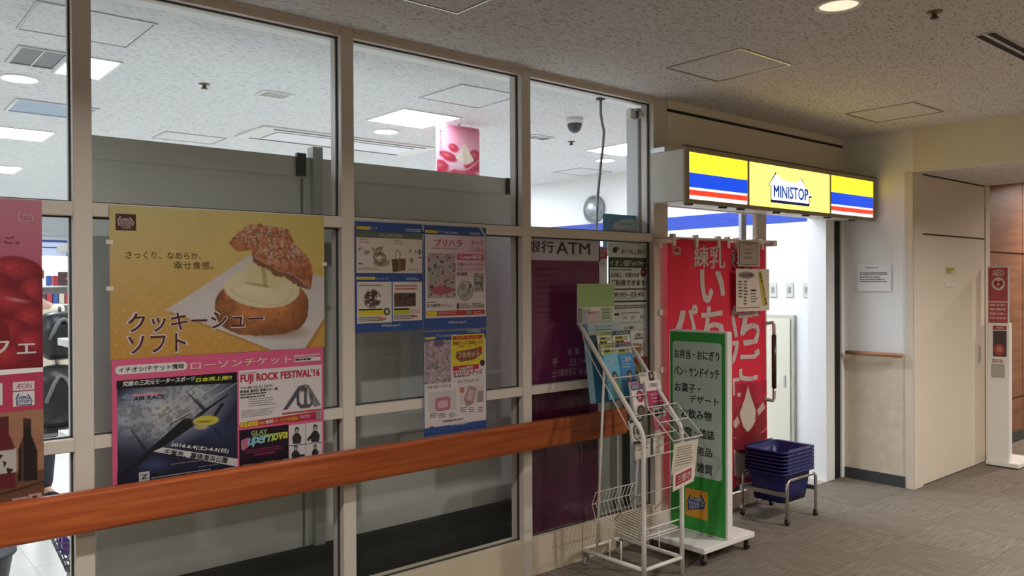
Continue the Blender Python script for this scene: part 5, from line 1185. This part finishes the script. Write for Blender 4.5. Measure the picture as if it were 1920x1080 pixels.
# round convex mirror on the right wall
o = thing('convex_mirror', 'round grey convex mirror high on the right shop wall', 'mirror', (6.2, 5.93, 2.335), 0)
MB().lathe([(.145, 0), (.145, -.03), (.135, -.036), (.128, -.03)], n=36, axis='x').build('rim', mat('grey_rim', (120, 126, 130), rough=.4), o)
MB().lathe([(.13, -.026), (.11, -.038), (.07, -.05), (.03, -.057), (.001, -.058)], n=36, axis='x').build('mirror_face', mat('mirror_metal', (150, 156, 158), rough=.28, metal=.8), o)

# ================================================================== GOODS WALL FAR IN THE SHOP
gs = thing('display_case', 'lit white goods shelves with a blue edged header, far inside the shop', 'shelf', (2.55, 12.5, 0))
MB().box(-1.3, .9, .35, .4, 0, 2.25).build('back_panel', WHITE, gs)
MB().box(-1.3, .9, -.02, .4, 1.965, 2.17).build('header', mat('pale_blue_header', (206, 216, 240), rough=.3), gs)
MB().box(-1.3, .9, -.03, .0, 2.155, 2.185).box(-1.3, .9, -.03, .0, 2.075, 2.09).build('header_stripe', mat('stripe_blue', (40, 56, 130), rough=.4), gs)
MB().box(-1.3, .9, .0, .3, 1.80, 1.965).build('lamp_cover', glow((250, 252, 255), 6), gs)
for z in (1.70, 1.45, 1.2, .95, .7, .45, .2): MB().box(-1.3, .9, .0, .35, z-.16, z-.14).build('shelf_board', WHP, gs)
hp_ = [(-.03+p[0]*.42, 1.955+p[1]*.2) for p in HOUSE]
MB().prism([(x-.0, z) for x, z in hp_], 'y', -.07, -.05).build('hanging_emblem', mat('stripe_blue', (40, 56, 130)), gs)
MB().prism([(.17+(x-.17)*.9, 2.04+(z-2.04)*.86) for x, z in hp_], 'y', -.075, -.07).build('emblem_face', WHP, gs)
GC = {(196, 60, 70): 'red', (60, 90, 160): 'blue', (220, 210, 190): 'cream', (90, 140, 90): 'green', (230, 200, 90): 'yellow', (150, 90, 120): 'mauve', (70, 70, 80): 'dark grey', (240, 240, 240): 'white'}; GK = list(GC)
protos = {}
rs = random.Random(3)
for zi, z in enumerate((1.56, 1.31, 1.06, .81, .56)):
    x = 2.05
    while x < 3.0:
        c = GK[rs.randrange(len(GK))]; w_ = .075
        if c not in protos:
            o = tag(MB().box(-.032, .032, 0, .08, 0, .14).build('packet', mat('sheet_%02x%02x%02x' % c, c, rough=.5), bevel=.006), 'small packet on the far lit goods shelves', 'packet', 'packets on the far goods shelves')
            protos[c] = o
        else: o = protos[c].copy(); COL.objects.link(o)
        o['label'] = 'small %s packet on the %s of the far lit goods shelves' % (GC[c], {1.56: 'top row', 1.31: 'second row', 1.06: 'third row', .81: 'fourth row', .56: 'fifth row'}[z])
        o['group'] = GC[c]+' packets, '+str(int(z*100))+' cm shelf'
        o.location = (x, 12.53, z); x += w_
o = thing('sign', 'small dark brown square sign hanging before the far goods shelves', 'sign', (2.43, 12.4, 1.56))
MB().box(0, .27, 0, .01, 0, .19).build('board', mat('dark_brown_board', (74, 44, 48), rough=.5), o); MB().box(.1, .16, -.002, 0, .08, .12).build('emblem', mat('ink_pinkish', (190, 120, 130)), o)
for x in (.04, .22): MB().tube([(x, .005, .19), (x, .005, .41)], .002, 5).build('string', DARKB, o)

# black bags on a low display stand
st = thing('display_stand', 'low grey display stand carrying black bags behind the first window', 'stand', (1.32, 5.75, 0))
MB().lathe([(.2, 0), (.2, .02), (.03, .03)], n=24).build('base', ALU, st); MB().tube([(0, 0, .02), (0, 0, .64)], .018, 10).build('pole', ALU, st)
MB().box(-.38, .19, -.2, .2, .64, .66).build('tray', ALU, st, bevel=.004)
def bag(loc, sx, sy, sz, seed, label):
    o = thing('bag', label, 'bag', loc, 0, 'black bags on the display stand')
    bm = bmesh.new(); bmesh.ops.create_icosphere(bm, subdivisions=3, radius=1); rs_ = np.random.RandomState(seed)
    for v in bm.verts:
        n_ = 1+.09*math.sin(5*v.co.x+seed)+.07*math.sin(7*v.co.z+seed*2)*math.cos(4*v.co.y)
        v.co = Vector((math.copysign(abs(v.co.x)**.7, v.co.x)*sx*n_, math.copysign(abs(v.co.y)**.8, v.co.y)*sy*n_, math.copysign(abs(v.co.z)**.7, v.co.z)*sz+sz))
    me = bpy.data.meshes.new('body'); bm.to_mesh(me); bm.free(); me.materials.append(mat('black_nylon', (30, 32, 34), rough=.35)); me.polygons.foreach_set('use_smooth', [True]*len(me.polygons))
    b = bpy.data.objects.new('body', me); COL.objects.link(b); b.parent = o
    MB().tube([(-sx*.5, -sy*.9, sz*.9)]+[(-sx*.5+sx*(i/8), -sy*1.06, sz*.9+sz*.8*math.sin(PI*i/8)) for i in range(1, 8)]+[(sx*.5, -sy*.9, sz*.9)], .012, 6).build('strap', mat('grey_strap', (120, 122, 120), rough=.5), o)
    MB().tube([(0, 0, sz*2), (0, 0, sz*2+.03)], .01, 6).build('loop', mat('grey_strap', (120, 122, 120)), o)
    return o
bag((1.11, 5.72, .662), .16, .12, .20, 1, 'lower black bag with a curved grey strap behind the first window')
bag((1.14, 5.78, 1.085), .15, .11, .155, 2, 'upper rounded black bag behind the first window')
bag((1.405, 5.70, .662), .085, .10, .18, 5, 'small black bag at the right of the display stand')
# crate, purple packets basket
o = thing('waste_bin', 'low dark bin on the shop floor at the bottom left corner', 'bin', (.55, 4.85, 0))
MB().lathe([(.15, 0), (.185, .2), (.192, .21), (.18, .21), (.145, .02), (.001, .02)], n=28).build('body', mat('dark_bin', (12, 12, 13), rough=.5), o)
MB().lathe([(.185, .196), (.2, .2), (.2, .212), (.185, .214)], n=28).build('rim', BLACK, o)
o = thing('wire_bin', 'tapered wire bin of purple packets by the first window post', 'basket', (.99, 4.45, 0))
MB().lathe([(.09, .0), (.09, .15), (.10, .155)], n=20).build('stand', mat('grey_stand', (140, 146, 146), rough=.5), o)
wb_ = MB()
for i in range(7): r_ = .095+.012*i; wb_.tube([(r_*math.cos(2*PI*k/20), r_*math.sin(2*PI*k/20), .16+.032*i) for k in range(20)], .004, 5, closed=True)
for k in range(14): a = 2*PI*k/14; wb_.tube([(.095*math.cos(a), .095*math.sin(a), .16), (.17*math.cos(a), .17*math.sin(a), .36)], .003, 4)
q = wb_.build('wire_cage', mat('dark_wire', (60, 56, 76), rough=.4), o); q['kind'] = 'stuff'
for k in range(7):
    a = 2*PI*k/7; c = MB(); x_, y_ = .09*math.cos(a), .09*math.sin(a)
    c.prism([(x_-.04, .25), (x_+.04, .25), (x_+.036, .37), (x_, .385), (x_-.036, .37)], 'y', y_-.012, y_+.012)
    tag(c.build('packet', mat('purple_packet', (124, 84, 170), rough=.25)), 'shiny purple packet in the tapered wire bin', 'packet', 'purple packets in the wire bin')
for ob in [x for x in COL.objects if x.name.startswith('packet') and x.get('group') == 'purple packets in the wire bin']: ob.location = (.99, 4.45, 0)

# ================================================================== PERSON half hidden behind the strawberry poster
def skin_fig(name, verts, edges, radii, mt, parent, sub=2):
    me = bpy.data.meshes.new(name); me.from_pydata(verts, edges, []); me.materials.append(mt)
    o = bpy.data.objects.new(name, me); COL.objects.link(o); o.parent = parent
    s = o.modifiers.new('skin', 'SKIN'); s.use_smooth_shade = True
    for i, r in enumerate(radii): me.skin_vertices[0].data[i].radius = (r, r) if not isinstance(r, tuple) else r
    me.skin_vertices[0].data[0].use_root = True
    b = o.modifiers.new('subdivision', 'SUBSURF'); b.levels = sub; b.render_levels = sub
    return o
SKIN = mat('skin', (206, 160, 132), rough=.5); COAT = mat('cream_coat', (226, 214, 186), rough=.8); TRO = mat('dark_trousers', (44, 46, 54), rough=.8); HAIR = mat('black_hair', (26, 22, 22), rough=.4)
pn = thing('person', 'shopper in a cream jacket and dark trousers, mostly hidden behind the strawberry poster', 'person', (1.10, 6.55, 0), .3)
V = [(0, 0, .95), (0, 0, 1.12), (0, 0, 1.33), (0, 0, 1.42), (0, .0, 1.50), (0, -.01, 1.58), (0, -.02, 1.66),
     (.09, 0, .90), (.10, -.02, .50), (.10, .02, .10), (.11, -.10, .05), (-.09, 0, .90), (-.10, -.02, .50), (-.10, .02, .10), (-.11, -.10, .05),
     (.17, 0, 1.37), (.215, .02, 1.12), (.22, -.06, .90), (.22, -.10, .83), (-.17, 0, 1.37), (-.215, .02, 1.12), (-.21, -.14, .98), (-.20, -.20, .94)]
E_ = [(0, 1), (1, 2), (2, 3), (3, 4), (4, 5), (5, 6), (0, 7), (7, 8), (8, 9), (9, 10), (0, 11), (11, 12), (12, 13), (13, 14), (3, 15), (15, 16), (16, 17), (17, 18), (3, 19), (19, 20), (20, 21), (21, 22)]
Rr = [(.14, .10), (.13, .095), (.16, .105), (.11, .08), .05, .075, .07, .085, .06, .045, .035, .085, .06, .045, .035, .058, .045, .034, .03, .058, .045, .034, .03]
skin_fig('body', V, E_, Rr, SKIN, pn)
skin_fig('jacket', [(0, 0, .88), (0, 0, 1.1), (0, 0, 1.33), (0, 0, 1.43), (.175, 0, 1.38), (.22, .02, 1.12), (.223, -.055, .92), (-.175, 0, 1.38), (-.22, .02, 1.12), (-.215, -.13, .985)],
         [(0, 1), (1, 2), (2, 3), (3, 4), (4, 5), (5, 6), (3, 7), (7, 8), (8, 9)], [(.175, .13), (.165, .125), (.185, .13), (.12, .095), .078, .062, .05, .078, .062, .05], COAT, pn)
skin_fig('trousers', [(0, 0, .95), (.09, 0, .88), (.10, -.02, .50), (.10, .02, .09), (-.09, 0, .88), (-.10, -.02, .50), (-.10, .02, .09)], [(0, 1), (1, 2), (2, 3), (0, 4), (4, 5), (5, 6)], [(.15, .11), .1, .075, .06, .1, .075, .06], TRO, pn)
hm = bmesh.new(); bmesh.ops.create_uvsphere(hm, u_segments=24, v_segments=16, radius=1)
for v in hm.verts:
    k_ = 1+(.05 if v.co.y > 0 else 0); v.co = Vector((v.co.x*.092*k_, v.co.y*.108*k_+.012, v.co.z*.115+1.655))
bmesh.ops.delete(hm, geom=[v for v in hm.verts if v.co.y < -.03 and v.co.z < 1.70], context='VERTS')
me = bpy.data.meshes.new('hair'); hm.to_mesh(me); hm.free(); me.materials.append(HAIR); me.polygons.foreach_set('use_smooth', [True]*len(me.polygons))
o = bpy.data.objects.new('hair', me); COL.objects.link(o); o.parent = pn
for sx in (-1, 1):
    MB().lathe([(.001, -.012), (.008, -.008), (.0105, 0), (.008, .006), (.001, .008)], n=12, axis='y', base=(sx*.03, -.088, 1.645)).build('eye', mat('eye_dark', (40, 30, 28), rough=.2), pn)
    MB().box(sx*.094-.006, sx*.094+.006, -.02, .012, 1.61, 1.67).build('ear', SKIN, pn, bevel=.004)
    MB().tube([(sx*.10, -.14, .05), (sx*.105, .04, .05)], [.045, .05], 10).build('shoe', BLACK, pn)
MB().prism([(-.012, 1.60), (.012, 1.60), (0, 1.645)], 'y', -.11, -.08).build('nose', SKIN, pn, bevel=.003)
MB().box(-.024, .024, -.094, -.085, 1.572, 1.582).build('mouth', mat('lips', (170, 96, 88), rough=.5), pn, bevel=.002)
for sx, hx_, hy_, hz_ in ((1, .22, -.11, .80), (-1, -.20, -.22, .92)):
    for k in range(4): MB().tube([(hx_-.03+.018*k, hy_, hz_+.01), (hx_-.034+.02*k, hy_-.02, hz_-.05+.004*abs(k-1)), (hx_-.034+.02*k, hy_-.01, hz_-.085+.006*abs(k-1))], [.009, .008, .006], 6).build('finger', SKIN, pn)
    MB().tube([(hx_-sx*.035, hy_, hz_+.03), (hx_-sx*.055, hy_-.02, hz_-.0), (hx_-sx*.05, hy_-.03, hz_-.03)], [.011, .009, .007], 6).build('thumb', SKIN, pn)
